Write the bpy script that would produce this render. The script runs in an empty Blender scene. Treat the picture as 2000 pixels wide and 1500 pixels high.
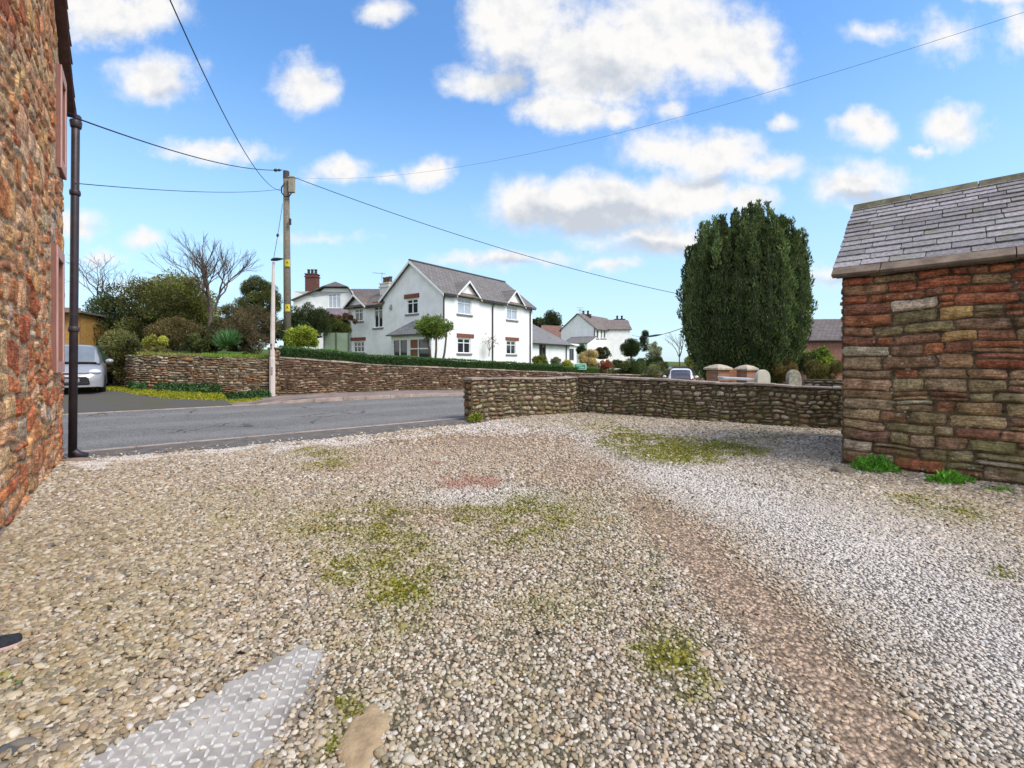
import bpy, math, random
import numpy as np
from mathutils import Vector, Matrix
random.seed(7)
rng = np.random.default_rng(7)
R = math.radians
SC = bpy.context.scene
COL = SC.collection

# ------------------------------------------------------------ camera
FPX, HOR, CH = 920.0, 708.0, 1.5          # focal length in photo pixels, horizon row, eye height
cam_d = bpy.data.cameras.new('camera')
cam = bpy.data.objects.new('camera', cam_d)
COL.objects.link(cam)
cam.location = (0, 0, CH)
cam.rotation_euler = (R(90), 0, 0)
cam_d.sensor_width = 36.0
cam_d.lens = 36.0 * FPX / 2000.0
cam_d.shift_y = -(750 - HOR) / 2000.0
cam_d.clip_start = 0.05
cam_d.clip_end = 5000
SC.camera = cam

def P(x, y, Y):
    """photo pixel at a chosen depth -> world point"""
    return Vector(((x - 1000) / FPX * Y, Y, CH - (y - HOR) / FPX * Y))

def G(x, y, z=0.0):
    """photo pixel lying on the level z -> world point"""
    Y = FPX * (CH - z) / (y - HOR)
    return Vector(((x - 1000) / FPX * Y, Y, z))

# ------------------------------------------------------------ light, exposure
SUN_EL, SUN_AZ = 50.0, 123.0              # azimuth clockwise from +Y (the view direction)
SC.view_settings.view_transform = 'Standard'
SC.view_settings.look = 'None'
SC.view_settings.gamma = 1.0
SC.view_settings.exposure = 0.95
sun_d = bpy.data.lights.new('sun', 'SUN')
sun_d.energy = 1.8
sun_d.angle = R(26)
sun_d.color = (1.0, 0.95, 0.88)
sun = bpy.data.objects.new('sun', sun_d)
COL.objects.link(sun)
sdir = Vector((math.sin(R(SUN_AZ)) * math.cos(R(SUN_EL)), math.cos(R(SUN_AZ)) * math.cos(R(SUN_EL)), math.sin(R(SUN_EL))))
sun.rotation_euler = (-sdir).to_track_quat('-Z', 'Y').to_euler()
sun.location = sdir * 50

class NT:
    """tiny node-tree helper"""
    def __init__(s, nt):
        s.nt = nt
        nt.nodes.clear()
    def n(s, t, **kw):
        nd = s.nt.nodes.new(t)
        ins = kw.pop('ins', None)
        for k, v in kw.items():
            setattr(nd, k, v)
        if ins:
            for k, v in ins.items():
                s.put(nd.inputs[k], v)
        return nd
    def put(s, sock, v):
        if isinstance(v, bpy.types.NodeSocket):
            s.nt.links.new(v, sock)
        elif v is not None:
            if sock.type == 'RGBA' and len(v) == 3:
                v = (*v, 1)
            sock.default_value = v
    def math(s, op, a, b=None, c=None, clamp=False):
        nd = s.n('ShaderNodeMath', operation=op, use_clamp=clamp)
        s.put(nd.inputs[0], a)
        if b is not None: s.put(nd.inputs[1], b)
        if c is not None: s.put(nd.inputs[2], c)
        return nd.outputs[0]
    def vm(s, op, a, b=None):
        nd = s.n('ShaderNodeVectorMath', operation=op)
        s.put(nd.inputs[0], a)
        if b is not None: s.put(nd.inputs[1], b)
        return nd.outputs['Value'] if op in ('LENGTH', 'DOT_PRODUCT') else nd.outputs[0]
    def mix(s, f, a, b, mode='MIX'):
        nd = s.n('ShaderNodeMix', data_type='RGBA', blend_type=mode)
        s.put(nd.inputs[0], f); s.put(nd.inputs[6], a); s.put(nd.inputs[7], b)
        return nd.outputs[2]
    def ramp(s, v, lo, hi, a=0.0, b=1.0):
        nd = s.n('ShaderNodeMapRange', interpolation_type='SMOOTHSTEP')
        s.put(nd.inputs[0], v)
        for i, q in zip((1, 2, 3, 4), (lo, hi, a, b)): s.put(nd.inputs[i], q)
        return nd.outputs[0]
    def noise(s, vec, scale, detail=4, rough=0.55, dist=0.0, out='Fac', dims='3D'):
        nd = s.n('ShaderNodeTexNoise', noise_dimensions=dims)
        if vec is not None: s.put(nd.inputs['Vector'], vec)
        nd.inputs['Scale'].default_value = scale
        nd.inputs['Detail'].default_value = detail
        nd.inputs['Roughness'].default_value = rough
        nd.inputs['Distortion'].default_value = dist
        return nd.outputs[out]

# ------------------------------------------------------------ sky with fair-weather cumulus
world = bpy.data.worlds.new('World')
SC.world = world
world.use_nodes = True
def build_sky():
    t = NT(world.node_tree)
    sky = t.n('ShaderNodeTexSky', sky_type='NISHITA')
    sky.sun_disc = False
    sky.sun_elevation = R(SUN_EL)
    sky.sun_rotation = R(SUN_AZ)
    sky.air_density = 1.0
    sky.dust_density = 0.6
    sky.ozone_density = 2.2
    tc = t.n('ShaderNodeTexCoord')
    d = tc.outputs['Generated']
    sep = t.n('ShaderNodeSeparateXYZ', ins={0: d})
    # sheet of cloud coordinates: directions seen on a vertical plane one unit north
    yy = t.math('MAXIMUM', t.math('ABSOLUTE', sep.outputs[1]), 0.02)
    inv = t.math('DIVIDE', 1.0, yy)
    comb = t.n('ShaderNodeCombineXYZ', ins={0: t.math('MULTIPLY', sep.outputs[0], inv), 1: t.math('MULTIPLY', sep.outputs[2], inv), 2: 0.0})
    p = comb.outputs[0]
    w1 = t.vm('SUBTRACT', t.noise(p, 5.0, 2, out='Color'), (0.5, 0.5, 0.5))
    w2 = t.vm('SUBTRACT', t.noise(p, 19.0, 4, out='Color'), (0.5, 0.5, 0.5))
    pw = t.vm('ADD', t.vm('ADD', p, t.vm('MULTIPLY', w1, (0.10, 0.07, 0))), t.vm('MULTIPLY', w2, (0.045, 0.045, 0)))
    def blobs(lst):
        acc = None
        for (cx, cy, rx, ry, k) in lst:
            mp = t.n('ShaderNodeMapping', vector_type='TEXTURE')
            t.put(mp.inputs[0], pw)
            mp.inputs[1].default_value = ((cx - 1000) / FPX, (HOR - cy) / FPX, 0)
            mp.inputs[3].default_value = (rx * 1.1 / FPX, ry * 1.1 / FPX, 1)
            ln = t.vm('LENGTH', mp.outputs[0])
            b = t.math('MULTIPLY_ADD', ln, -k, k)
            acc = b if acc is None else t.math('SMOOTH_MAX', acc, b, 0.12)
        return acc
    C = [(235, 15, 150, 75, 1), (170, -20, 120, 60, 1), (305, 150, 98, 60, 1), (598, 155, 74, 70, 1), (755, 15, 50, 35, .7),
         (1010, 50, 120, 130, 1), (960, 150, 120, 45, .9), (1150, 110, 150, 130, 1.1), (1310, 70, 200, 125, 1.15), (1430, 80, 115, 90, 1),
         (1485, 140, 60, 60, .8), (1190, 180, 75, 60, .7), (1110, 212, 125, 46, 1.1), (1205, 222, 60, 30, .8),
         (1290, 292, 90, 55, .9), (1400, 305, 110, 62, 1), (1510, 335, 95, 36, .8),
         (1170, 398, 235, 70, 1.3), (1340, 382, 140, 58, 1.2), (1045, 400, 110, 55, 1.1), (1455, 388, 75, 34, .8), (1280, 468, 165, 44, .9),
         (1685, 252, 62, 46, 1), (1858, 245, 85, 46, 1), (1788, 284, 26, 15, .8), (1527, 245, 38, 24, .8),
         (1685, 362, 130, 58, .9), (1850, 70, 75, 62, .7), (1985, 70, 55, 55, .8), (1960, 0, 90, 30, .8), (1700, 70, 70, 22, .5),
         (832, 338, 52, 38, 1), (760, 345, 46, 20, .6), (663, 330, 66, 34, .9), (420, 290, 140, 27, .75),
         (150, 440, 55, 36, .8), (275, 465, 54, 25, .8), (205, 500, 42, 22, .7),
         (985, 510, 190, 24, .7), (1190, 522, 75, 16, .6), (1640, 545, 95, 32, .6), (1310, 205, 40, 22, .6), (620, 470, 120, 14, .4), (1880, 560, 200, 30, .5), (300, 560, 200, 22, .4)]
    b = blobs(C)
    fb = t.noise(p, 9.0, 9, 0.62)
    fine = t.noise(p, 34.0, 6, 0.6)
    dens = t.math('ADD', t.math('ADD', b, t.math('MULTIPLY', t.math('SUBTRACT', fb, 0.5), 1.1)), t.math('MULTIPLY', t.math('SUBTRACT', fine, 0.5), 0.35))
    front = t.ramp(sep.outputs[1], 0.05, 0.3)
    # elsewhere, out of view: heavier cloud added to whiten the fill light
    gen = t.math('SUBTRACT', t.noise(d, 2.6, 8, 0.6), 0.36)
    dens = t.math('ADD', t.math('MULTIPLY', dens, front), t.math('MULTIPLY', t.math('MULTIPLY', gen, 2.2), t.math('SUBTRACT', 1.0, front)))
    cov = t.ramp(dens, -0.04, 0.66)
    up = t.ramp(sep.outputs[2], -0.02, 0.03)
    cov = t.math('MULTIPLY', cov, up)
    S = [(1150, 432, 230, 42, 1.5), (1290, 492, 150, 26, 1.3), (1390, 350, 110, 18, .8), (1690, 395, 110, 24, 1.2), (1010, 150, 90, 70, 1), (1190, 150, 130, 50, .9), (240, 60, 120, 30, .6),
         (985, 522, 160, 14, .8), (310, 185, 70, 20, .7), (1640, 560, 90, 20, .8)]
    g = blobs(S)
    rel = t.math('SUBTRACT', t.noise(t.vm('ADD', p, (-0.012, -0.02, 0)), 9.0, 6, 0.6), fb)
    shade = t.math('ADD', t.ramp(g, 0.0, 0.9), t.math('MULTIPLY', rel, 2.5))
    shade = t.math('ADD', shade, t.math('MULTIPLY', t.ramp(dens, 0.5, 1.4), 0.22), clamp=True)
    ccol = t.mix(shade, (5.1, 5.05, 5.0), (3.15, 3.4, 3.8))
    # the air near the horizon is paler
    ccol = t.mix(front, (7.6, 7.4, 7.1), ccol)      # unseen cloud behind the view, brightened for more fill
    haze = t.ramp(sep.outputs[2], 0.0, 0.55, 1.0, 0.0)
    hsv = t.n('ShaderNodeHueSaturation', ins={'Saturation': SKY_SAT, 'Value': SKY_VAL, 'Color': sky.outputs[0]})
    skyc = t.mix(t.math('MULTIPLY', haze, SKY_HAZE), hsv.outputs[0], (3.0, 4.25, 5.1))
    out = t.mix(cov, skyc, ccol)
    bg = t.n('ShaderNodeBackground', ins={'Color': out, 'Strength': 0.1})
    o = t.n('ShaderNodeOutputWorld')
    t.nt.links.new(bg.outputs[0], o.inputs[0])
SKY_SAT, SKY_VAL, SKY_HAZE = 1.2, 1.52, 0.8
build_sky()
# ------------------------------------------------------------ mesh helpers
def vnoise(p, scale=1.0, seed=0):
    """smooth value noise in 0..1 for an (N,3) array"""
    p = np.asarray(p, float) * scale + seed * 17.31
    i = np.floor(p).astype(np.int64)
    f = p - i
    f = f * f * (3 - 2 * f)
    def h(ix, iy, iz):
        n = (ix * 374761393 + iy * 668265263 + iz * 2147483647 + seed * 974711) & 0x7fffffff
        n = ((n ^ (n >> 13)) * 1274126177) & 0x7fffffff
        n = ((n ^ (n >> 16)) * 668265263) & 0x7fffffff
        return (n & 0xffff) / 65535.0
    r = 0
    for dx in (0, 1):
        for dy in (0, 1):
            for dz in (0, 1):
                w = (f[:, 0] if dx else 1 - f[:, 0]) * (f[:, 1] if dy else 1 - f[:, 1]) * (f[:, 2] if dz else 1 - f[:, 2])
                r = r + w * h(i[:, 0] + dx, i[:, 1] + dy, i[:, 2] + dz)
    return r

def fbm(p, scale, octs=3, seed=0):
    r, a, tot = 0, 1.0, 0
    for k in range(octs):
        r = r + a * vnoise(p, scale * 2 ** k, seed + k)
        tot += a
        a *= 0.5
    return r / tot

class MB:
    """collects geometry for ONE mesh object"""
    def __init__(s):
        s.V, s.F, s.C, s.n = [], [], [], 0
    def add(s, v, f, col=(1, 1, 1)):
        v = np.asarray([tuple(q) for q in v] if not isinstance(v, np.ndarray) else v, float).reshape(-1, 3)
        s.V.append(v)
        s.F.extend([tuple(int(i) + s.n for i in q) for q in f])
        c = np.asarray(col, float)
        s.C.append(np.broadcast_to(c, (len(v), 3)))
        s.n += len(v)
    def quad(s, a, b, c, d, col=(1, 1, 1)):
        s.add([a, b, c, d], [(0, 1, 2, 3)], col)
    def poly(s, pts, col=(1, 1, 1)):
        s.add(pts, [tuple(range(len(pts)))], col)
    def slab(s, pts, off, col=(1, 1, 1)):
        """polygon extruded by the vector off"""
        n = len(pts); off = Vector(off)
        a = [Vector(p) for p in pts]; b = [p + off for p in a]
        f = [tuple(range(n)), tuple(reversed(range(n, 2 * n)))]
        for i in range(n):
            j = (i + 1) % n
            f.append((j, i, n + i, n + j))
        s.add(a + b, f, col)
    def box(s, c, size, ex=(1, 0, 0), ey=None, ez=(0, 0, 1), col=(1, 1, 1)):
        c = Vector(c); ex = Vector(ex).normalized(); ez = Vector(ez).normalized()
        ey = Vector(ey).normalized() if ey is not None else ez.cross(ex)
        a, b, d = ex * size[0] / 2, ey * size[1] / 2, ez * size[2] / 2
        s.slab([c - a - b - d, c + a - b - d, c + a + b - d, c - a + b - d], d * 2, col)
    def tube(s, pts, rad, n=8, cap=True, col=(1, 1, 1)):
        pts = [Vector(p) for p in pts]
        if not hasattr(rad, '__len__'): rad = [rad] * len(pts)
        V = []
        side = None
        for i, p in enumerate(pts):
            d = (pts[min(i + 1, len(pts) - 1)] - pts[max(i - 1, 0)])
            if d.length < 1e-9: d = Vector((0, 0, 1))
            d.normalize()
            if side is None:
                side = d.orthogonal().normalized()
            else:
                side = (side - d * side.dot(d))
                side = side.normalized() if side.length > 1e-6 else d.orthogonal().normalized()
            u = d.cross(side)
            for k in range(n):
                a = 2 * math.pi * k / n
                V.append(p + (side * math.cos(a) + u * math.sin(a)) * rad[i])
        f = []
        for i in range(len(pts) - 1):
            for k in range(n):
                f.append((i * n + k, i * n + (k + 1) % n, (i + 1) * n + (k + 1) % n, (i + 1) * n + k))
        if cap:
            f.append(tuple(reversed(range(n))))
            f.append(tuple(range((len(pts) - 1) * n, len(pts) * n)))
        s.add(V, f, col)
    def lathe(s, base, prof, n=16, col=(1, 1, 1), sx=1, sy=1):
        base = Vector(base); V = []; f = []
        for (r, z) in prof:
            for k in range(n):
                a = 2 * math.pi * k / n
                V.append(base + Vector((r * math.cos(a) * sx, r * math.sin(a) * sy, z)))
        for i in range(len(prof) - 1):
            for k in range(n):
                f.append((i * n + k, i * n + (k + 1) % n, (i + 1) * n + (k + 1) % n, (i + 1) * n + k))
        f.append(tuple(reversed(range(n)))); f.append(tuple(range((len(prof) - 1) * n, len(prof) * n)))
        s.add(V, f, col)
    def grid(s, A, col=(1, 1, 1), wrap=False):
        """A: (m,n,3) array of points"""
        A = np.asarray(A, float); m, n = A.shape[:2]
        idx = np.arange(m * n).reshape(m, n)
        f = []
        for i in range(m - 1):
            for j in range(n if wrap else n - 1):
                k = (j + 1) % n
                f.append((idx[i, j], idx[i, k], idx[i + 1, k], idx[i + 1, j]))
        c = np.asarray(col, float)
        s.add(A.reshape(-1, 3), f, c.reshape(-1, 3) if c.ndim == 3 else c)
    def ball(s, c, r, n=12, m=8, col=(1, 1, 1), lump=0.0, seed=0):
        A = np.zeros((m + 1, n, 3))
        for i in range(m + 1):
            th = math.pi * i / m
            for j in range(n):
                ph = 2 * math.pi * j / n
                A[i, j] = (math.sin(th) * math.cos(ph), math.sin(th) * math.sin(ph), -math.cos(th))
        q = A.reshape(-1, 3)
        sc = 1 + lump * (fbm(q, 2.2, 3, seed) - 0.5) * 2 if lump else 1
        q = q * (sc[:, None] if lump else 1) * np.asarray(r) + np.asarray(c)
        s.grid(q.reshape(m + 1, n, 3), col, wrap=True)
    def build(s, name, mat, parent=None, smooth=False, bevel=0.0, kind=None):
        me = bpy.data.meshes.new(name)
        V = np.concatenate(s.V) if s.V else np.zeros((0, 3))
        o = bpy.data.objects.new(name, me)
        me.from_pydata(V.tolist(), [], s.F)
        ca = me.color_attributes.new('col', 'FLOAT_COLOR', 'POINT')
        C = np.concatenate([np.concatenate(s.C), np.ones((len(V), 1))], 1)
        ca.data.foreach_set('color', C.astype(np.float32).ravel())
        if smooth:
            me.polygons.foreach_set('use_smooth', [True] * len(me.polygons))
        me.update()
        me.materials.append(mat)
        link(o, parent)
        if bevel:
            b = o.modifiers.new('bevel', 'BEVEL'); b.width = bevel; b.segments = 2; b.limit_method = 'ANGLE'
        if kind: o['kind'] = kind
        return o

def link(o, parent=None):
    COL.objects.link(o)
    if parent is not None:
        o.parent = parent
        # parts are modelled in world space; only a top-level Empty carries an offset
        o.matrix_parent_inverse = Matrix.Translation(-parent.location) if parent.parent is None else Matrix.Identity(4)

def tag(o, label, cat, group=None):
    o['label'] = label; o['category'] = cat
    if group: o['group'] = group
    return o

def thing(name, label, cat, loc, group=None):
    o = bpy.data.objects.new(name, None)
    o.empty_display_size = 0.2
    COL.objects.link(o)
    o.location = Vector(loc)
    return tag(o, label, cat, group)

def fast_mesh(name, V, F4, C, mat, parent=None, smooth=False):
    """big meshes of quads straight from arrays"""
    me = bpy.data.meshes.new(name)
    nv, nf = len(V), len(F4)
    me.vertices.add(nv); me.vertices.foreach_set('co', V.astype(np.float32).ravel())
    me.loops.add(nf * 4); me.loops.foreach_set('vertex_index', F4.astype(np.int32).ravel())
    me.polygons.add(nf); me.polygons.foreach_set('loop_start', np.arange(0, nf * 4, 4, dtype=np.int32))
    ca = me.color_attributes.new('col', 'FLOAT_COLOR', 'POINT')
    ca.data.foreach_set('color', np.concatenate([C, np.ones((nv, 1))], 1).astype(np.float32).ravel())
    if smooth: me.polygons.foreach_set('use_smooth', np.ones(nf, bool))
    me.update(calc_edges=True); me.validate()
    me.materials.append(mat)
    o = bpy.data.objects.new(name, me)
    link(o, parent)
    return o

# ------------------------------------------------------------ materials
def new_mat(name):
    m = bpy.data.materials.new(name); m.use_nodes = True
    return m, NT(m.node_tree)

def finish(m, t, color, rough=0.8, normal=None, spec=0.3, metal=0.0, extra=None):
    b = t.n('ShaderNodeBsdfPrincipled')
    t.put(b.inputs['Base Color'], color); t.put(b.inputs['Roughness'], rough)
    t.put(b.inputs['Specular IOR Level'], spec); t.put(b.inputs['Metallic'], metal)
    if normal is not None: t.put(b.inputs['Normal'], normal)
    for k, v in (extra or {}).items(): t.put(b.inputs[k], v)
    o = t.n('ShaderNodeOutputMaterial')
    t.nt.links.new(b.outputs[0], o.inputs[0])
    return m

def bump(t, h, strength=0.5, dist=0.02):
    b = t.n('ShaderNodeBump', ins={'Height': h, 'Strength': strength, 'Distance': dist})
    return b.outputs[0]

def pos(t): return t.n('ShaderNodeNewGeometry').outputs['Position']
def vcol(t, kind='GEOMETRY', name='col'):
    a = t.n('ShaderNodeAttribute', attribute_name=name); a.attribute_type = kind
    return a

def plain(name, col, rough=0.6, var=0.12, scale=8.0, spec=0.3, metal=0.0, bmp=0.0, bscale=40.0, use_vc=False, dirt=None, dirt_amt=0.5, extra=None):
    m, t = new_mat(name)
    p = pos(t)
    f = t.noise(p, scale, 5, 0.6)
    base = col
    c = t.mix(t.ramp(f, 0.25, 0.75), tuple(x * (1 - var) for x in col), tuple(min(1, x * (1 + var)) for x in col))
    if use_vc:
        c = t.mix(1.0, c, vcol(t).outputs['Color'], 'MULTIPLY')
    if dirt:
        q = t.noise(p, scale * 0.37, 6, 0.65)
        c = t.mix(t.math('MULTIPLY', t.ramp(q, 0.48, 0.72), dirt_amt), c, dirt)
    nrm = None
    if bmp: nrm = bump(t, t.noise(p, bscale, 4, 0.6), bmp, 0.01)
    return finish(m, t, c, rough, nrm, spec, metal, extra)

def stone_mat(name, moss=0.3, lichen=0.3, moss_top=0.9, dirt=0.3, bscale=1.0, gain=1.0):
    m, t = new_mat(name)
    p = pos(t)
    c = vcol(t).outputs['Color']
    n1 = t.noise(p, 7.0 * bscale, 6, 0.62)
    n2 = t.noise(p, 38.0 * bscale, 5, 0.6)
    n3 = t.noise(p, 2.3, 5, 0.6)
    c = t.mix(1.0, c, t.mix(t.ramp(n1, 0.3, 0.72), (0.52, 0.50, 0.47), (1.38, 1.33, 1.26)), 'MULTIPLY')
    c = t.mix(1.0, c, t.mix(t.ramp(n2, 0.3, 0.7), (0.62, 0.62, 0.62), (1.32, 1.32, 1.32)), 'MULTIPLY')
    # bedding lines of the sandstone
    bd = t.noise(t.vm('MULTIPLY', p, (1.0, 1.0, 7.0)), 7.0 * bscale, 5, 0.65)
    c = t.mix(1.0, c, t.mix(t.ramp(bd, 0.35, 0.68), tuple(gain * q for q in (0.68, 0.66, 0.64)), tuple(gain * q for q in (1.22, 1.2, 1.17))), 'MULTIPLY')
    # sooty weathering in large stains
    c = t.mix(t.math('MULTIPLY', t.ramp(n3, 0.5, 0.75), dirt), c, (0.055, 0.048, 0.04))
    # moss and algae low on the wall
    z = t.n('ShaderNodeSeparateXYZ', ins={0: p}).outputs[2]
    low = t.ramp(z, 0.0, moss_top, 1.0, 0.12)
    mm = t.math('MULTIPLY', t.ramp(t.noise(p, 3.1, 6, 0.65), 0.42, 0.68), low)
    c = t.mix(t.math('MULTIPLY', mm, moss), c, (0.17, 0.155, 0.05))
    # pale lichen discs
    v = t.n('ShaderNodeTexVoronoi', ins={'Scale': 15.0, 'Vector': t.vm('ADD', p, t.vm('MULTIPLY', t.noise(p, 20, 3, out='Color'), (0.03, 0.03, 0.03)))})
    sp = t.math('MULTIPLY', t.ramp(v.outputs['Distance'], 0.16, 0.30, 1.0, 0.0), t.ramp(t.noise(p, 2.7, 3, 0.5), 0.56, 0.66))
    c = t.mix(t.math('MULTIPLY', sp, lichen), c, (0.52, 0.49, 0.40))
    h = t.math('ADD', t.math('MULTIPLY', t.math('ADD', n1, bd), 0.45), t.math('ADD', t.math('MULTIPLY', n2, 0.35), t.math('MULTIPLY', t.noise(p, 150 * bscale, 3, 0.6), 0.15)))
    return finish(m, t, c, 0.92, bump(t, h, 1.0, 0.05), 0.12)

def roof_mat(name, ang, pitch_sin, a, b, rowh=0.24, w=0.34, lich=0.2):
    m, t = new_mat(name)
    p = pos(t)
    s = t.n('ShaderNodeSeparateXYZ', ins={0: p})
    u = t.math('ADD', t.math('MULTIPLY', s.outputs[0], math.cos(ang)), t.math('MULTIPLY', s.outputs[1], math.sin(ang)))
    vv = t.math('DIVIDE', s.outputs[2], pitch_sin)
    cv = t.n('ShaderNodeCombineXYZ', ins={0: u, 1: vv, 2: 0.0}).outputs[0]
    br = t.n('ShaderNodeTexBrick', ins={'Vector': cv, 'Color1': a, 'Color2': b, 'Mortar': tuple(x * 0.45 for x in a), 'Scale': 1.0,
                                        'Mortar Size': 0.018, 'Brick Width': w, 'Row Height': rowh, 'Bias': 0.0})
    c = t.mix(1.0, br.outputs[0], t.mix(t.noise(p, 2.0, 6, 0.65), (0.6, 0.6, 0.6), (1.35, 1.33, 1.3)), 'MULTIPLY')
    c = t.mix(t.math('MULTIPLY', t.ramp(t.noise(p, 5.0, 5, 0.6), 0.55, 0.7), lich), c, (0.30, 0.29, 0.22))
    saw = t.math('FRACT', t.math('DIVIDE', vv, rowh))
    h = t.math('SUBTRACT', t.math('MULTIPLY', br.outputs['Fac'], -0.5), saw)
    return finish(m, t, c, 0.7, bump(t, h, 0.7, 0.02), 0.3)

def leaf_mat(name, rough=0.6, trans=0.25):
    m, t = new_mat(name)
    c = vcol(t).outputs['Color']
    b = t.n('ShaderNodeBsdfPrincipled', ins={'Base Color': c, 'Roughness': rough, 'Specular IOR Level': 0.25})
    tr = t.n('ShaderNodeBsdfTranslucent', ins={'Color': t.mix(1.0, c, (1.3, 1.35, 0.7), 'MULTIPLY')})
    mx = t.n('ShaderNodeMixShader', ins={0: trans, 1: b.outputs[0], 2: tr.outputs[0]})
    o = t.n('ShaderNodeOutputMaterial'); t.nt.links.new(mx.outputs[0], o.inputs[0])
    return m

def brick_mat(name, ang, c1, c2, mortar, bw=0.225, bh=0.075):
    m, t = new_mat(name)
    p = pos(t)
    s = t.n('ShaderNodeSeparateXYZ', ins={0: p})
    u = t.math('ADD', t.math('MULTIPLY', s.outputs[0], math.cos(ang)), t.math('MULTIPLY', s.outputs[1], math.sin(ang)))
    cv = t.n('ShaderNodeCombineXYZ', ins={0: u, 1: s.outputs[2], 2: 0.0}).outputs[0]
    br = t.n('ShaderNodeTexBrick', ins={'Vector': cv, 'Color1': c1, 'Color2': c2, 'Mortar': mortar, 'Scale': 1.0, 'Mortar Size': 0.007, 'Brick Width': bw, 'Row Height': bh})
    c = t.mix(1.0, br.outputs[0], t.mix(t.noise(p, 6, 5, 0.6), (0.65, 0.65, 0.65), (1.3, 1.3, 1.3)), 'MULTIPLY')
    return finish(m, t, c, 0.9, bump(t, t.math('ADD', t.math('MULTIPLY', br.outputs['Fac'], -1.0), t.noise(p, 60, 3)), 0.5, 0.01), 0.15)

GLASS = finish(*(lambda mt: (mt[0], mt[1]))(new_mat('window glass')), (0.025, 0.03, 0.035), 0.06, None, 0.6)
GLASS_PALE = plain('glass over white blinds', (0.42, 0.47, 0.54), 0.12, 0.15, 5, 0.6)
WHITE_PAINT = plain('white painted timber', (0.78, 0.78, 0.77), 0.45, 0.04, 6)
RENDER_W = plain('white painted render', (0.83, 0.83, 0.82), 0.85, 0.07, 1.7, 0.1, bmp=0.45, bscale=22, dirt=(0.63, 0.62, 0.58), dirt_amt=0.5)
RENDER_C = plain('cream painted render', (0.68, 0.66, 0.62), 0.85, 0.06, 1.7, 0.1, bmp=0.3, bscale=30, dirt=(0.5, 0.47, 0.42), dirt_amt=0.35)
BRICK_LINTEL = plain('red brick soldier course', (0.215, 0.085, 0.06), 0.9, 0.3, 9, 0.1, bmp=0.4)
GREY_SILL = plain('grey painted sill', (0.19, 0.18, 0.175), 0.7, 0.1)
DARK_PIPE = plain('dark painted iron', (0.035, 0.026, 0.032), 0.45, 0.2, 10, 0.4, bmp=0.25, bscale=25, dirt=(0.09, 0.06, 0.055), dirt_amt=0.5)
BLACK_PLASTIC = plain('black plastic', (0.02, 0.02, 0.022), 0.45, 0.1)
LEAF = leaf_mat('leaves')
YEW = leaf_mat('yew needles', 0.65, 0.12)
BARK = plain('grey brown bark', (0.13, 0.105, 0.085), 0.95, 0.35, 14, 0.1, bmp=0.7, bscale=22)
# ------------------------------------------------------------ lie of the land
DS = Vector((0.777, 0.629, 0)).normalized()     # along the road
DN = Vector((-DS.y, DS.x, 0))                   # across the road, away from the yard
def sn(x, y): return x * DS.x + y * DS.y, x * DN.x + y * DN.y
def W(s, n, z=0.0): return Vector((s * DS.x + n * DN.x, s * DS.y + n * DN.y, z))
def fall(s): return -0.03 * np.clip(np.asarray(s, float) - 9, 0, 40)
def road_z(s, n): return fall(s) + 0.029 * np.clip(np.asarray(n, float) - 10.8, 0, 6.2)
N_NEAR, N_KERB, N_WALL = 10.75, 16.55, 18.85

def sheet(name, S, N, zf, mat, kind='structure', smooth=True, inside=None):
    S, N = np.asarray(S, float), np.asarray(N, float)
    ss, nn = np.meshgrid(S, N, indexing='ij')
    z = zf(ss, nn)
    A = np.stack([ss * DS.x + nn * DN.x, ss * DS.y + nn * DN.y, z], -1)
    mb = MB()
    mb.grid(A)
    if inside is not None:
        c = inside(ss, nn)
        idx = np.arange(ss.size).reshape(ss.shape); ok = c.ravel()
        mb.F = [f for f in mb.F if all(ok[i] for i in f)]
    mb.F = [tuple(reversed(f)) for f in mb.F]
    return mb.build(name, mat, smooth=smooth, kind=kind)

GRASS_FAR = plain('rough grass', (0.075, 0.10, 0.028), 0.95, 0.35, 0.9, 0.05, bmp=0.6, bscale=14, dirt=(0.14, 0.13, 0.05), dirt_amt=0.6)
far = np.concatenate([-np.geomspace(900, 40, 14), np.arange(-30, 61, 3), np.geomspace(70, 900, 14)])
sheet('ground', far, far, lambda s, n: fall(s) - 0.10 - 0.0 * n, GRASS_FAR)

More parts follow.
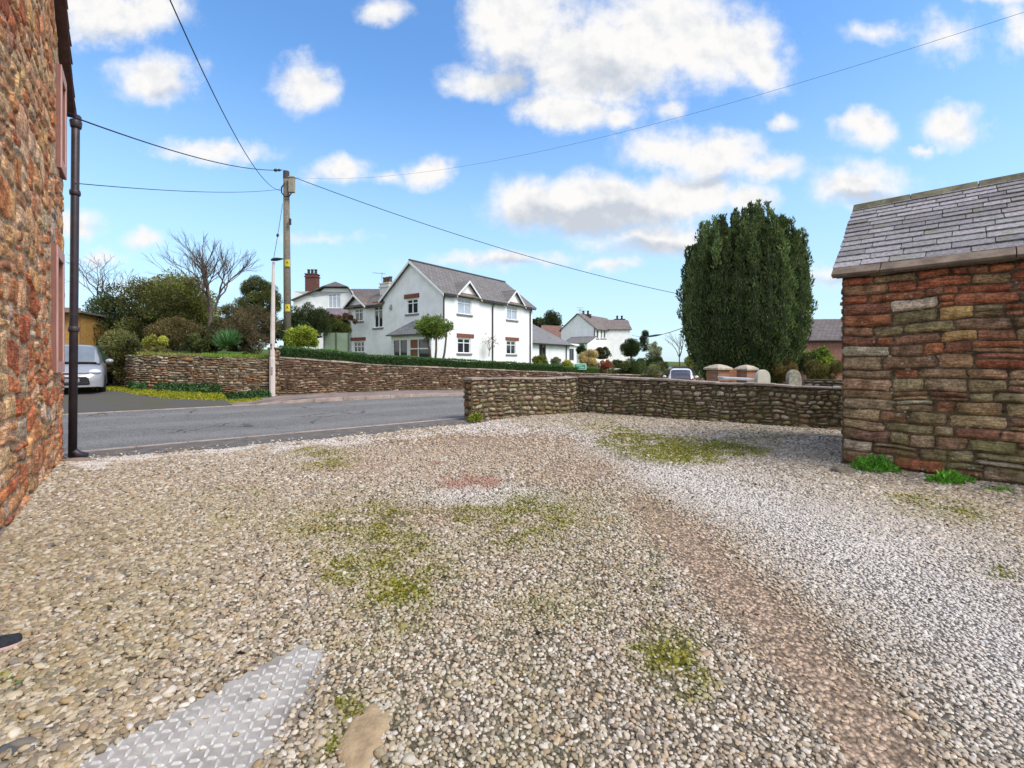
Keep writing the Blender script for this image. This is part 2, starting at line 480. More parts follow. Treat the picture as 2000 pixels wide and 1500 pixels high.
# ---- road
def road_material():
    m, t = new_mat('worn grey asphalt')
    p = pos(t)
    n = t.noise(p, 160, 3, 0.7); v = t.n('ShaderNodeTexVoronoi', ins={'Scale': 75.0, 'Vector': p}).outputs['Color']
    b = t.n('ShaderNodeSeparateXYZ', ins={0: v}).outputs[0]
    c = t.mix(t.ramp(b, 0.2, 0.95), (0.105, 0.10, 0.092), (0.265, 0.25, 0.232))
    c = t.mix(1.0, c, t.mix(t.noise(p, 0.7, 5, 0.6), (0.8, 0.8, 0.8), (1.2, 1.2, 1.2)), 'MULTIPLY')
    c = t.mix(t.math('MULTIPLY', t.ramp(t.noise(p, 2.2, 5, 0.65), 0.58, 0.72), 0.35), c, (0.10, 0.09, 0.08))
    # paler wheel paths, and cracks wandering along the surface
    nn = t.vm('DOT_PRODUCT', p, tuple(DN)); 
    wp = t.math('SINE', t.math('MULTIPLY', t.math('ADD', nn, t.math('MULTIPLY', t.noise(p, .25, 2), .8)), 3.3))
    c = t.mix(t.math('MULTIPLY', t.ramp(wp, -.2, 1.0), .22), c, (0.33, 0.31, 0.285))
    ck = t.n('ShaderNodeTexVoronoi', feature='DISTANCE_TO_EDGE', ins={'Scale': .55, 'Vector': t.vm('ADD', p, t.vm('MULTIPLY', t.noise(p, 2.5, 4, out='Color'), (.5, .5, 0)))}).outputs['Distance']
    c = t.mix(t.math('MULTIPLY', t.ramp(ck, .004, .016, 1.0, 0.0), t.ramp(t.noise(p, .5, 3), .45, .6)), c, (0.06, 0.055, 0.05))
    return finish(m, t, c, 0.8, bump(t, t.math('ADD', n, b), 0.5, 0.006), 0.12)
sheet('road', np.arange(-40, 75, 0.5), np.linspace(N_NEAR, N_KERB, 14), lambda s, n: road_z(s, n) + 0.0, road_material())

TARMAC = plain('old dark tarmac', (0.15, 0.132, 0.115), 0.9, 0.35, 5, 0.15, bmp=0.7, bscale=70, dirt=(0.16, 0.12, 0.09), dirt_amt=0.55)
sheet('verge', np.arange(-12, 8.6, 0.3), np.linspace(8.6, N_NEAR - 0.09, 9), lambda s, n: 0.002 + 0 * s, TARMAC)
KERB = plain('pinkish sandstone kerb', (0.36, 0.285, 0.24), 0.9, 0.25, 4, 0.1, bmp=0.5, bscale=40, dirt=(0.14, 0.12, 0.10), dirt_amt=0.5)
def kerb(name, s0, s1, n0, n1, top, bottom=-0.3):
    mb = MB(); s = s0
    while s < s1:
        l = min(random.uniform(0.75, 1.0), s1 - s); e = s + l - 0.012
        t0, t1 = (float(top(q)) for q in (s, e))
        mb.slab([W(s, n0, t0 + bottom), W(e, n0, t1 + bottom), W(e, n1, t1 + bottom), W(s, n1, t0 + bottom)], (0, 0, -bottom), tuple(random.uniform(.8, 1.15) for _ in range(3)))
        s += l
    return mb.build(name, KERB, kind='structure', bevel=0.008)
kerb('kerb', -12, 9.2, N_NEAR - 0.10, N_NEAR + 0.03, lambda s: 0.012)
def ktop(s):   # dropped across the driveway, full height in front of the wall
    return road_z(s, N_KERB) + 0.015 + 0.10 * np.clip((s - 3.0) / 1.3, 0, 1)
kerb('kerb', -14, 70, N_KERB - 0.02, N_KERB + 0.14, ktop)
kerb('kerb', -14, 2.4, N_KERB + 0.62, N_KERB + 0.74, lambda s: road_z(s, N_KERB) + 0.03)
PAVE = plain('worn footway', (0.25, 0.195, 0.165), 0.9, 0.25, 2.2, 0.15, bmp=0.6, bscale=60, dirt=(0.08, 0.072, 0.065), dirt_amt=0.7)
def pave_z(s, n): return ktop(s) - 0.004 + 0.012 * (n - N_KERB)
sheet('pavement', np.arange(2.45, 70, 0.4), np.linspace(N_KERB + 0.145, 19.3, 8), pave_z, PAVE)

# ---- driveway on the far side of the road
def drive_z(s, n):
    n = np.asarray(n, float)
    return road_z(-1, N_KERB) + 0.012 + 0.11 * np.clip(n - N_KERB - .1, 0, 3.4) + 0.03 * np.clip(n - N_KERB - 3.5, 0, 60)
def drive_material():
    m, t = new_mat('mossy gravelled drive')
    p = pos(t)
    n1 = t.noise(p, 1.4, 6, 0.65); n2 = t.noise(p, 60, 4, 0.7)
    c = t.mix(n2, (0.045, 0.042, 0.038), (0.17, 0.155, 0.14))
    c = t.mix(t.math('MULTIPLY', t.ramp(n1, 0.45, 0.66), 0.55), c, (0.105, 0.105, 0.03))
    return finish(m, t, c, 0.95, bump(t, n2, 0.8, 0.02), 0.15)
sheet('driveway', np.arange(-30, 4.6, 0.3), np.concatenate([np.arange(N_KERB + 0.145, 24, 0.35), np.arange(24, 70, 4)]), drive_z, drive_material(),
      inside=lambda s, n: s < np.where(n < 19.3, 2.42, 3.0))

# ---- raised garden behind the retaining walls
def wall_n(s): return np.interp(s, [-0.6, 0.1, 1.0, 2.4, 4.0, 4.01, 80], [23.5, 21.05, 20.2, 19.4, 18.9, 18.85, 18.85])
def garden_z(s, n):
    s = np.asarray(s, float); n = np.asarray(n, float)
    front = np.interp(s, [-1, 4, 8, 14, 22, 34, 60], [1.72, 1.66, 1.36, 1.08, 0.72, 0.35, -0.2])
    return front + 0.045 * np.clip(n - 20, 0, 70) * np.interp(s, [10, 40], [1, .7])
GARDEN = plain('garden lawn', (0.085, 0.125, 0.03), 0.95, 0.35, 1.6, 0.05, bmp=0.7, bscale=40, dirt=(0.11, 0.085, 0.05), dirt_amt=0.5)
def build_garden():
    S = np.concatenate([[-0.55, -.2, .1, .6, 1, 1.7, 2.4, 3.2], np.arange(4, 30, 1.0), np.arange(30, 131, 5)])
    T = np.concatenate([[0, .6, 1.5, 3], np.geomspace(5, 160, 16)])
    A = np.zeros((len(S), len(T), 3))
    for i, s in enumerate(S):
        for j, t in enumerate(T):
            n = float(wall_n(s)) + 0.22 + t
            A[i, j] = W(s, n, float(garden_z(s, n)))
    mb = MB(); mb.grid(A)
    # bank down to the drive on the open side
    B = np.stack([A[0], A[0] + np.array([-0.5 * DS.x, -0.5 * DS.y, -1.6])], 0)
    mb.grid(B)
    mb.F = [tuple(reversed(f)) for f in mb.F]
    mb.build('lawn', GARDEN, smooth=True, kind='structure')
build_garden()

# ---- hills beyond
HILL = plain('distant pasture', (0.12, 0.16, 0.06), 1.0, 0.3, 0.03, 0.0, dirt=(0.07, 0.085, 0.045), dirt_amt=0.8)
def build_hills():
    mb = MB()
    A = np.zeros((40, 5, 3))
    for i in range(40):
        az = R(-75 + 150 * i / 39)
        h = 25 + 7 * math.sin(i * .55) + 3 * math.sin(i * 1.7 + 1)
        if i > 8: h *= max(0.10, 1 - (i - 8) / 3.5)
        for j, (r, q) in enumerate([(150, -1), (190, .55), (230, 1), (330, 1.2), (500, -1)]):
            A[i, j] = (math.sin(az) * r, math.cos(az) * r, -2 + max(0, q) * h if q > 0 else -3)
    mb.grid(A)
    mb.F = [tuple(reversed(f)) for f in mb.F]
    mb.build('hills', HILL, smooth=True, kind='structure')
build_hills()

# ------------------------------------------------------------ the gravel yard
# patches are described where they lie on the ground
def ell(px, py, cx, cy, rx, ry, soft=0.5, ang=0.0):
    a, b = px - cx, py - cy
    c, s = math.cos(ang), math.sin(ang)
    q = np.sqrt(((a * c + b * s) / rx) ** 2 + ((-a * s + b * c) / ry) ** 2)
    return np.clip((1 - q) / soft, 0, 1)
def seg(px, py, pts, soft=0.6):
    """band along a polyline of (x, y, half-width)"""
    r = np.zeros_like(px)
    for (x0, y0, w0), (x1, y1, w1) in zip(pts[:-1], pts[1:]):
        dx, dy = x1 - x0, y1 - y0
        t = np.clip(((px - x0) * dx + (py - y0) * dy) / (dx * dx + dy * dy), 0, 1)
        d = np.hypot(px - x0 - t * dx, py - y0 - t * dy) / (w0 + (w1 - w0) * t)
        r = np.maximum(r, np.clip((1 - d) / soft, 0, 1))
    return r
def yard_masks(X, Y):
    Yc = np.maximum(Y, 1.2)
    px, py = 1000 + FPX * X / Yc, HOR + FPX * CH / Yc
    q = np.stack([X, Y, 0 * X], -1)
    nA, nB, nC = fbm(q, 1.1, 4, 1), fbm(q, 3.3, 4, 5), fbm(q, 8.0, 3, 9)
    px2 = px + (nA - .5) * 160 + (nB - .5) * 60; py2 = py + (nA - .5) * 60 + (nB - .5) * 30
    def E(*a, **k): return ell(px2, py2, *a, **k)
    moss = .13 * np.clip((nA - .42) * 5, 0, 1) * (px < 1300) * (py > 950)
    for a, k in [((1330, 882, 185, 32), 1.15), ((1440, 884, 70, 22), 1.15), ((1240, 862, 90, 16), .9), ((1160, 835, 70, 16), .5), ((740, 1060, 230, 120), .62), ((1020, 1030, 230, 95), .62), ((640, 905, 110, 26), .6),
                 ((640, 1110, 90, 60), .6), ((790, 1170, 180, 130), .7), ((700, 1260, 110, 50), .55), ((1290, 1290, 95, 90), .85), ((1330, 1340, 80, 60), .8), ((1220, 1270, 30, 20), .8), ((1850, 1000, 130, 26), .55), ((1800, 985, 60, 18), .6), ((1960, 1130, 70, 14), .7),
                 ((690, 1400, 60, 60), .7), ((640, 1460, 40, 40), .7), ((590, 1280, 40, 18), .6), ((1500, 860, 90, 20), .35), ((480, 1030, 90, 40), .35), ((170, 1330, 40, 20), .5), ((20, 1350, 30, 20), .7), ((930, 1330, 160, 60), .25), ((560, 1000, 80, 40), .3), ((1090, 1200, 160, 70), .3)]:
        moss = np.maximum(moss, k * E(*a, soft=.8))
    moss = moss * np.clip((nB - .18) * 2.9 + (nC - .5) * 1.6, 0, 1.3)
    dirt = seg(px2, py2, [(1270, 1010, 50), (1400, 1100, 64), (1520, 1230, 84), (1640, 1380, 110), (1720, 1520, 130)], .9)
    dirt = np.maximum(dirt, .75 * E(960, 872, 350, 46, soft=.9))
    dirt = np.maximum(dirt, .6 * E(1120, 920, 190, 60, soft=.9))
    dirt = np.maximum(dirt, .45 * E(850, 1020, 120, 26))
    dirt = np.clip(dirt * 1.25, 0, 1) * np.clip(.5 + nB * 1.0, 0, 1.1)
    red = E(893, 937, 78, 17, soft=.4)
    red = np.maximum(red, .25 * E(690, 912, 170, 22))
    pale = seg(px2, py2, [(880, 835, 14), (1120, 850, 20), (1260, 920, 50), (1480, 990, 90), (1750, 1130, 170), (2050, 1330, 260)], .9)
    pale = np.maximum(pale, .8 * E(940, 968, 190, 30))
    pale = np.maximum(pale, seg(px2, py2, [(130, 905, 8), (480, 878, 11), (700, 858, 10), (900, 838, 9)], .8))
    brown = np.clip((760 - px) / 600, 0, 1) * np.clip((py - 850) / 200, 0, 1)   # the rounder, dustier stones by the house
    brown = np.maximum(brown, .6 * np.clip((px - 1560) / 200, 0, 1) * np.clip((1130 - py) / 150, 0, 1))
    wall_shade = np.clip((838 + np.clip(px - 1000, 0, 700) * .05 - py) / 30, 0, 1) * (px > 920)  # contact shade along the boundary wall foot, painted into the gravel colour
    return moss, dirt, red, pale, brown, wall_shade, nA, nB, nC

B0 = Vector((-6.93, 7.26, 0)); BG = Vector((0.619, -0.785, 0)).normalized(); BN = Vector((-BG.y, BG.x, 0))   # gable wall on the left
C0 = Vector((4.79, 6.83, 0)); SW = Vector((0.711, -0.703, 0)).normalized(); SV = Vector((-SW.y, SW.x, 0))       # shed front wall
FW = [Vector((-1.05, 12.1, 0)), Vector((1.95, 13.8, 0)), Vector((7.9, 9.75, 0))]                                 # boundary wall of the yard

def yard_edge(s, q=None):
    e = np.interp(s, [-3, 0, 3, 7, 9], [10.05, 9.75, 9.45, 9.55, 10.0])
    return e
def in_yard(X, Y, m=0.0):
    s, n = sn(X, Y)
    wob = (vnoise(np.stack([s, n * 0, 0 * s], -1).reshape(-1, 3), 1.7, 3).reshape(s.shape) - .5) * .25 + (vnoise(np.stack([s, n * 0, 0 * s], -1).reshape(-1, 3), 7, 4).reshape(s.shape) - .5) * .1
    ok = n < yard_edge(s) + wob + m
    ok &= ((X - B0.x) * BN.x + (Y - B0.y) * BN.y) > -0.1          # right of the house
    # in front of the boundary wall
    for a, b in zip(FW[:-1], FW[1:]):
        d = (b - a).normalized(); nr = Vector((d.y, -d.x, 0))
        side = (X - a.x) * nr.x + (Y - a.y) * nr.y
        ok &= side > -0.15
    return ok
def yard_z(X, Y):
    q = np.stack([X, Y, 0 * X], -1).reshape(-1, 3)
    z = 0.012 + (fbm(q, .5, 3, 11) - .5) * .05 + (fbm(q, 4.0, 3, 12) - .5) * .012
    z = z.reshape(np.shape(X))
    s, n = sn(np.asarray(X), np.asarray(Y))
    return z + 0.02 * np.clip((yard_edge(s) - n) / 1.0, 0, 1)

def yard_colours(m, base, moss_c, k=1.0):
    moss, dirt, red, pale, brown, wall_shade = m[:6]
    def lerp(c, t, d): return c + (np.asarray(d) - c) * np.clip(t, 0, 1)[..., None]
    c = lerp(base, pale * .6 * k, (.36, .335, .31))
    c = lerp(c, brown * .6 * k, (.115, .088, .055))
    c = lerp(c, dirt * .95, (.45, .32, .225))
    c = lerp(c, red * .8, (.24, .12, .085))
    c = lerp(c, wall_shade * .45, (.12, .10, .075))
    return lerp(c, moss * 1.15, moss_c)

def yard_material():
    m, t = new_mat('fine gravel and earth')
    p = pos(t)
    c = vcol(t).outputs['Color']
    v = t.n('ShaderNodeTexVoronoi', ins={'Scale': 42.0, 'Vector': t.vm('ADD', p, t.vm('MULTIPLY', t.noise(p, 30, 2, out='Color'), (0.02, 0.02, 0.02)))})
    cell = t.n('ShaderNodeSeparateXYZ', ins={0: v.outputs['Color']}).outputs[0]
    n = t.noise(p, 110, 4, 0.7)
    c = t.mix(1.0, c, t.mix(cell, (0.55, 0.55, 0.55), (1.5, 1.5, 1.5)), 'MULTIPLY')
    c = t.mix(t.math('MULTIPLY', t.ramp(v.outputs['Distance'], 0.35, 0.75), 0.6), c, (0.05, 0.04, 0.028))
    c = t.mix(1.0, c, t.mix(n, (0.7, 0.7, 0.7), (1.3, 1.3, 1.3)), 'MULTIPLY')
    h = t.math('ADD', t.math('MULTIPLY', v.outputs['Distance'], -1.0), t.math('MULTIPLY', n, 0.4))
    return finish(m, t, c, 0.95, bump(t, h, 0.9, 0.02), 0.1)

def build_yard():
    xs = np.arange(-14, 14.01, 0.1); ys = np.arange(-7, 14.6, 0.1)
    X, Y = np.meshgrid(xs, ys, indexing='ij')
    Z = yard_z(X, Y)
    m = yard_masks(X.ravel(), Y.ravel())
    base = np.full((X.size, 3), 1.0) * np.array([.19, .158, .115])
    col = yard_colours(m, base, (.17, .165, .022)).reshape(*X.shape, 3)
    ok = in_yard(X.ravel(), Y.ravel()).reshape(X.shape)
    idx = np.arange(X.size).reshape(X.shape)
    F = np.stack([idx[:-1, :-1], idx[1:, :-1], idx[1:, 1:], idx[:-1, 1:]], -1)
    keep = ok[:-1, :-1] & ok[1:, :-1] & ok[1:, 1:] & ok[:-1, 1:]
    o = fast_mesh('yard', np.stack([X, Y, Z], -1).reshape(-1, 3), F[keep].reshape(-1, 4), col.reshape(-1, 3), yard_material(), smooth=True)
    o['kind'] = 'structure'

def pebble_shapes():
    out = []
    mt, t = new_mat('river pebbles')
    a = vcol(t, 'INSTANCER', 'pcol').outputs['Color']
    p = pos(t)
    c = t.mix(1.0, a, t.mix(t.noise(p, 90, 4, 0.65), (0.72, 0.72, 0.72), (1.26, 1.26, 1.26)), 'MULTIPLY')
    finish(mt, t, c, 0.8, bump(t, t.noise(p, 220, 3), 0.3, 0.004), 0.25)
    for k in range(9):
        mb = MB()
        mb.ball((0, 0, 0), (1, 1, 1), 9, 5, lump=0.55, seed=20 + k * 3)
        me = bpy.data.meshes.new('pebble')
        me.from_pydata(np.concatenate(mb.V).tolist(), [], mb.F)
        me.polygons.foreach_set('use_smooth', [True] * len(me.polygons))
        me.materials.append(mt); me.update()
        out.append(bpy.data.objects.new('pebble', me))
    return out, mt

def build_pebbles():
    shapes, mt = pebble_shapes()
    pc = bpy.data.collections.new('pebble shapes')
    for o in shapes: pc.objects.link(o)
    pts = []
    def layer(y0, y1, sp, jit, size):
        ys = np.arange(y0, y1, sp * .87)
        for r, y in enumerate(ys):
            h = 1.13 * y + .5
            xs = np.arange(-h, h, sp) + (r % 2) * sp / 2
            pts.append(np.stack([xs + rng.uniform(-jit, jit, len(xs)) * sp, np.full(len(xs), y) + rng.uniform(-jit, jit, len(xs)) * sp, np.full(len(xs), size) * sp / sp], -1))
    layer(1.5, 3.0, .0178, .45, .0092)
    layer(3.0, 5.2, .0200, .45, .0104)
    layer(5.2, 8.5, .0265, .45, .0136)
    layer(8.5, 14.2, .046, .45, .022)
    q = np.concatenate(pts)
    X, Y, S = q.T
    ok = in_yard(X, Y, -.03) | ((rng.random(len(X)) < .05) & in_yard(X, Y, .45))
    ok &= ~(((X - C0.x) * SV.x + (Y - C0.y) * SV.y > -0.02) & ((X - C0.x) * SW.x + (Y - C0.y) * SW.y > -0.02))
    ok &= ~in_poly(X, Y, [(-1.075 + .0, 2.455), (-.935, 2.33), (-.91, 2.08), (-.93, 1.94), (-.925, 1.25), (-1.90, 1.25)])
    # a few stray stones kicked on to the plate
    ok |= in_poly(q[:, 0], q[:, 1], PLATE) & (rng.random(len(q)) < .02)
    X, Y, S = X[ok], Y[ok], S[ok]
    m = yard_masks(X, Y)
    moss, dirt, red, pale, brown, wall_shade, nA, nB, nC = m
    N = len(X)
    keep = rng.random(N) > np.clip(.9 * dirt + .5 * moss, 0, .93)
    keep &= rng.random(N) > .12 + .14 * (nC < .45)
    X, Y, S = X[keep], Y[keep], S[keep]
    m = tuple(a[keep] for a in m)
    moss, dirt, red, pale, brown, wall_shade, nA, nB, nC = m
    N = len(X)
    tones = np.array([(.40, .345, .27), (.34, .285, .215), (.45, .405, .345), (.26, .21, .155), (.37, .28, .18), (.23, .205, .18), (.31, .225, .165), (.50, .46, .41), (.17, .14, .11)])
    c = tones[rng.choice(len(tones), N, p=[.2, .18, .15, .13, .08, .07, .06, .08, .05])] * rng.uniform(.8, 1.15, (N, 1))
    bm = (rng.random(N) < brown * .8)
    btones = np.array([(.33, .27, .19), (.27, .21, .14), (.40, .34, .25), (.22, .18, .13), (.30, .22, .13), (.17, .15, .13), (.45, .40, .32)])
    c[bm] = btones[rng.choice(7, bm.sum(), p=[.22, .2, .16, .16, .1, .1, .06])] * rng.uniform(.8, 1.15, (bm.sum(), 1))
    def lerp(c, t, d): return c + (np.asarray(d) - c) * np.clip(t, 0, 1)[:, None]
    c = lerp(c, pale * .65, (.60, .575, .555))
    c = lerp(c, dirt * .5, (.44, .32, .225))
    c = lerp(c, red * (.5 + .4 * rng.random(N)), (.28, .145, .105))
    c = lerp(c, wall_shade * .3, (.18, .15, .11))
    ms = np.where(rng.random(N) < .72, moss * (.6 + .8 * rng.random(N)), moss * .15)
    c = lerp(c, ms, (.20, .19, .028)) * np.array([1.18, 1.14, 1.09])
    grow = 1 + .5 * brown - .22 * pale * (1 - brown)
    r = S * grow * np.exp(rng.normal(0, .25, N)) * np.where(rng.random(N) < .006, 1.6, 1.0)
    asp = rng.uniform(1.05, 1.65, N)
    scl = np.stack([r * np.sqrt(asp), r / np.sqrt(asp), r * rng.uniform(.42, .7, N)], -1)
    rot = np.stack([rng.normal(0, .22, N), rng.normal(0, .22, N), rng.uniform(0, 6.283, N)], -1)
    Z = yard_z(X, Y) + scl[:, 2] * rng.uniform(.05, .6, N)
    Z = np.where(in_poly(X, Y, PLATE), .037 + scl[:, 2] * .8, Z)
    me = bpy.data.meshes.new('gravel')
    me.vertices.add(N); me.vertices.foreach_set('co', np.stack([X, Y, Z], -1).astype(np.float32).ravel())
    for nm, ty, arr, key in [('scl', 'FLOAT_VECTOR', scl, 'vector'), ('rot', 'FLOAT_VECTOR', rot, 'vector'), ('pcol', 'FLOAT_COLOR', np.concatenate([c, np.ones((N, 1))], 1), 'color')]:
        a = me.attributes.new(nm, ty, 'POINT'); a.data.foreach_set(key, arr.astype(np.float32).ravel())
    a = me.attributes.new('pick', 'INT', 'POINT'); a.data.foreach_set('value', rng.integers(0, len(shapes), N).astype(np.int32))
    me.materials.append(mt); me.update()
    o = bpy.data.objects.new('gravel', me); COL.objects.link(o)
    o['kind'] = 'stuff'; o['label'] = 'loose rounded pebbles of the gravel yard'
    ng = bpy.data.node_groups.new('scatter pebbles', 'GeometryNodeTree')
    ng.interface.new_socket('Geometry', in_out='INPUT', socket_type='NodeSocketGeometry')
    ng.interface.new_socket('Geometry', in_out='OUTPUT', socket_type='NodeSocketGeometry')
    nd = ng.nodes; L = ng.links.new
    gi, go = nd.new('NodeGroupInput'), nd.new('NodeGroupOutput')
    ci = nd.new('GeometryNodeCollectionInfo'); ci.inputs[0].default_value = pc; ci.inputs['Separate Children'].default_value = True; ci.inputs['Reset Children'].default_value = True
    ip = nd.new('GeometryNodeInstanceOnPoints'); ip.inputs['Pick Instance'].default_value = True
    def attr(nm, ty):
        q = nd.new('GeometryNodeInputNamedAttribute'); q.data_type = ty; q.inputs[0].default_value = nm
        return q.outputs[0]
    L(gi.outputs[0], ip.inputs['Points']); L(ci.outputs[0], ip.inputs['Instance'])
    L(attr('pick', 'INT'), ip.inputs['Instance Index']); L(attr('rot', 'FLOAT_VECTOR'), ip.inputs['Rotation']); L(attr('scl', 'FLOAT_VECTOR'), ip.inputs['Scale'])
    L(ip.outputs[0], go.inputs[0])
    md = o.modifiers.new('scatter', 'NODES'); md.node_group = ng
    print('pebbles', N)

PLATE = [(-1.07, 2.49), (-.905, 2.345), (-.892, 2.30), (-.885, 2.085), (-.896, 1.94), (-.90, 1.74), (-.90, 1.25), (-1.92, 1.25)]
def in_poly(X, Y, poly):
    r = np.zeros(len(X), bool); j = len(poly) - 1
    for i in range(len(poly)):
        (xi, yi), (xj, yj) = poly[i], poly[j]
        r ^= ((yi > Y) != (yj > Y)) & (X < (xj - xi) * (Y - yi) / (yj - yi + 1e-12) + xi)
        j = i
    return r
build_yard()
build_pebbles()
# ------------------------------------------------------------ rubble masonry, stone by stone
def layout(L, H, rows, widths, split=0.25, u0=0.0, z0=0.0):
    out = []; z = z0
    while z < H - 0.02:
        h = random.uniform(*rows)
        if H - z - h < rows[0] * .6: h = H - z
        u = u0 - random.uniform(0, widths[0])
        while u < L:
            w = random.uniform(*widths) * (1.25 if random.random() < .15 else 1)
            if random.random() < split and h > rows[0] * 1.15:
                k = random.uniform(.35, .65); q = random.uniform(.35, .65)
                if random.random() < .5:
                    out += [(u, u + w, z, z + h * k), (u, u + w * q, z + h * k, z + h), (u + w * q, u + w, z + h * k, z + h)]
                else:
                    out += [(u, u + w, z, z + h * k), (u, u + w, z + h * k, z + h)]
            else:
                out.append((u, u + w, z, z + h))
            u += w
        z += h
    return out

def stones(mb, rects, O, eu, en, colour, depth=0.035, gap=0.012, rnd=0.45, res=0.05, warp=0.03, rough=0.012, ulim=None, keep=None, seed=0, wob=.07, sharp=(4, 7)):
    """each rect becomes a weathered, rounded stone standing proud of the mortar"""
    O = np.array(O[:]); eu = np.array(eu[:]); en = np.array(en[:])
    for (u0, u1, v0, v1) in rects:
        if ulim: u0, u1 = max(u0, ulim[0]), min(u1, ulim[1])
        if u1 - u0 < .04: continue
        if keep and not keep((u0 + u1) / 2, (v0 + v1) / 2, u0, u1, v0, v1): continue
        g = gap * random.uniform(.5, 1.4)
        w, h = (u1 - u0) / 2 - g / 2, (v1 - v0) / 2 - g / 2
        if w < .015 or h < .008: continue
        nx = int(np.clip(round(2 * w / res), 4, 16)); ny = int(np.clip(round(2 * h / res), 4, 10))
        a = np.linspace(-1, 1, nx + 1)[None, :]; b = np.linspace(-1, 1, ny + 1)[:, None]
        k = rnd * random.uniform(.6, 1.3)
        x = a * np.sqrt(np.clip(1 - k * b * b / 2, 0, 1)); y = b * np.sqrt(np.clip(1 - k * a * a / 2, 0, 1))
        th = np.arctan2(y, x); e = np.maximum(abs(a), abs(b)) + 0 * th
        ph = [random.uniform(0, 6.28) for _ in range(3)]
        rr = 1 + wob * (np.sin(2 * th + ph[0]) + .7 * np.sin(3 * th + ph[1]) + .5 * np.sin(5 * th + ph[2])) * e
        U = (u0 + u1) / 2 + x * rr * w; Vv = (v0 + v1) / 2 + y * np.clip(rr, 0, 1.06) * h
        dd = depth * random.uniform(.55, 1.25)
        D = dd * (1 - e ** random.uniform(*sharp)) - .012 * e ** 8
        D = D + (a * random.uniform(-1, 1) * .25 + b * random.uniform(-1, 1) * .3) * dd * (1 - e ** 4)
        Q = np.stack([U, Vv, 0 * U], -1).reshape(-1, 3)
        D = D.ravel() + (fbm(Q + O * .37, 9, 3, seed) - .5) * rough * 2 * (1 - .5 * e.ravel() ** 4)
        U, Vv = U.ravel(), Vv.ravel()
        if warp:
            U = U + (vnoise(Q, 1.6, seed + 31) - .5) * warp * 1.2; Vv = Vv + (vnoise(Q, 1.3, seed + 37) - .5) * warp * 2 + (vnoise(Q, 4, seed + 41) - .5) * warp
        if ulim: U = np.clip(U, *ulim)
        pts = O + U[:, None] * eu + en * D[:, None]; pts[:, 2] += Vv
        c = np.array(colour((u0 + u1) / 2, (v0 + v1) / 2, (u1 - u0), (v1 - v0)))
        mb.grid(pts.reshape(ny + 1, nx + 1, 3), c)

def back_plane(mb, O, eu, en, L, zfun, col, u0=0.0, step=.12, rough=.008, off=0.0, zb=-.3):
    """the mortar bed the stones sit in"""
    us = np.linspace(u0, L, max(2, int((L - u0) / step))); ts = np.linspace(0, 1, 24)
    A = np.zeros((len(ts), len(us), 3))
    for j, u in enumerate(us):
        zt = zfun(u)
        for i, t in enumerate(ts):
            p = Vector(O) + Vector(eu) * u; A[i, j] = (p.x, p.y, zb + (zt - zb) * t)
    q = A.reshape(-1, 3); q = q + np.array(en[:]) * (off + (fbm(q, 8, 3, 3) - .5)[:, None] * rough * 2)
    mb.grid(q.reshape(A.shape), col)

def pick(pal, wts, jit=.18):
    def f(*_):
        c = np.array(random.choices(pal, wts)[0])
        return np.clip(c * random.uniform(1 - jit, 1 + jit) * np.array([random.uniform(.94, 1.06) for _ in range(3)]), 0, .8)
    return f

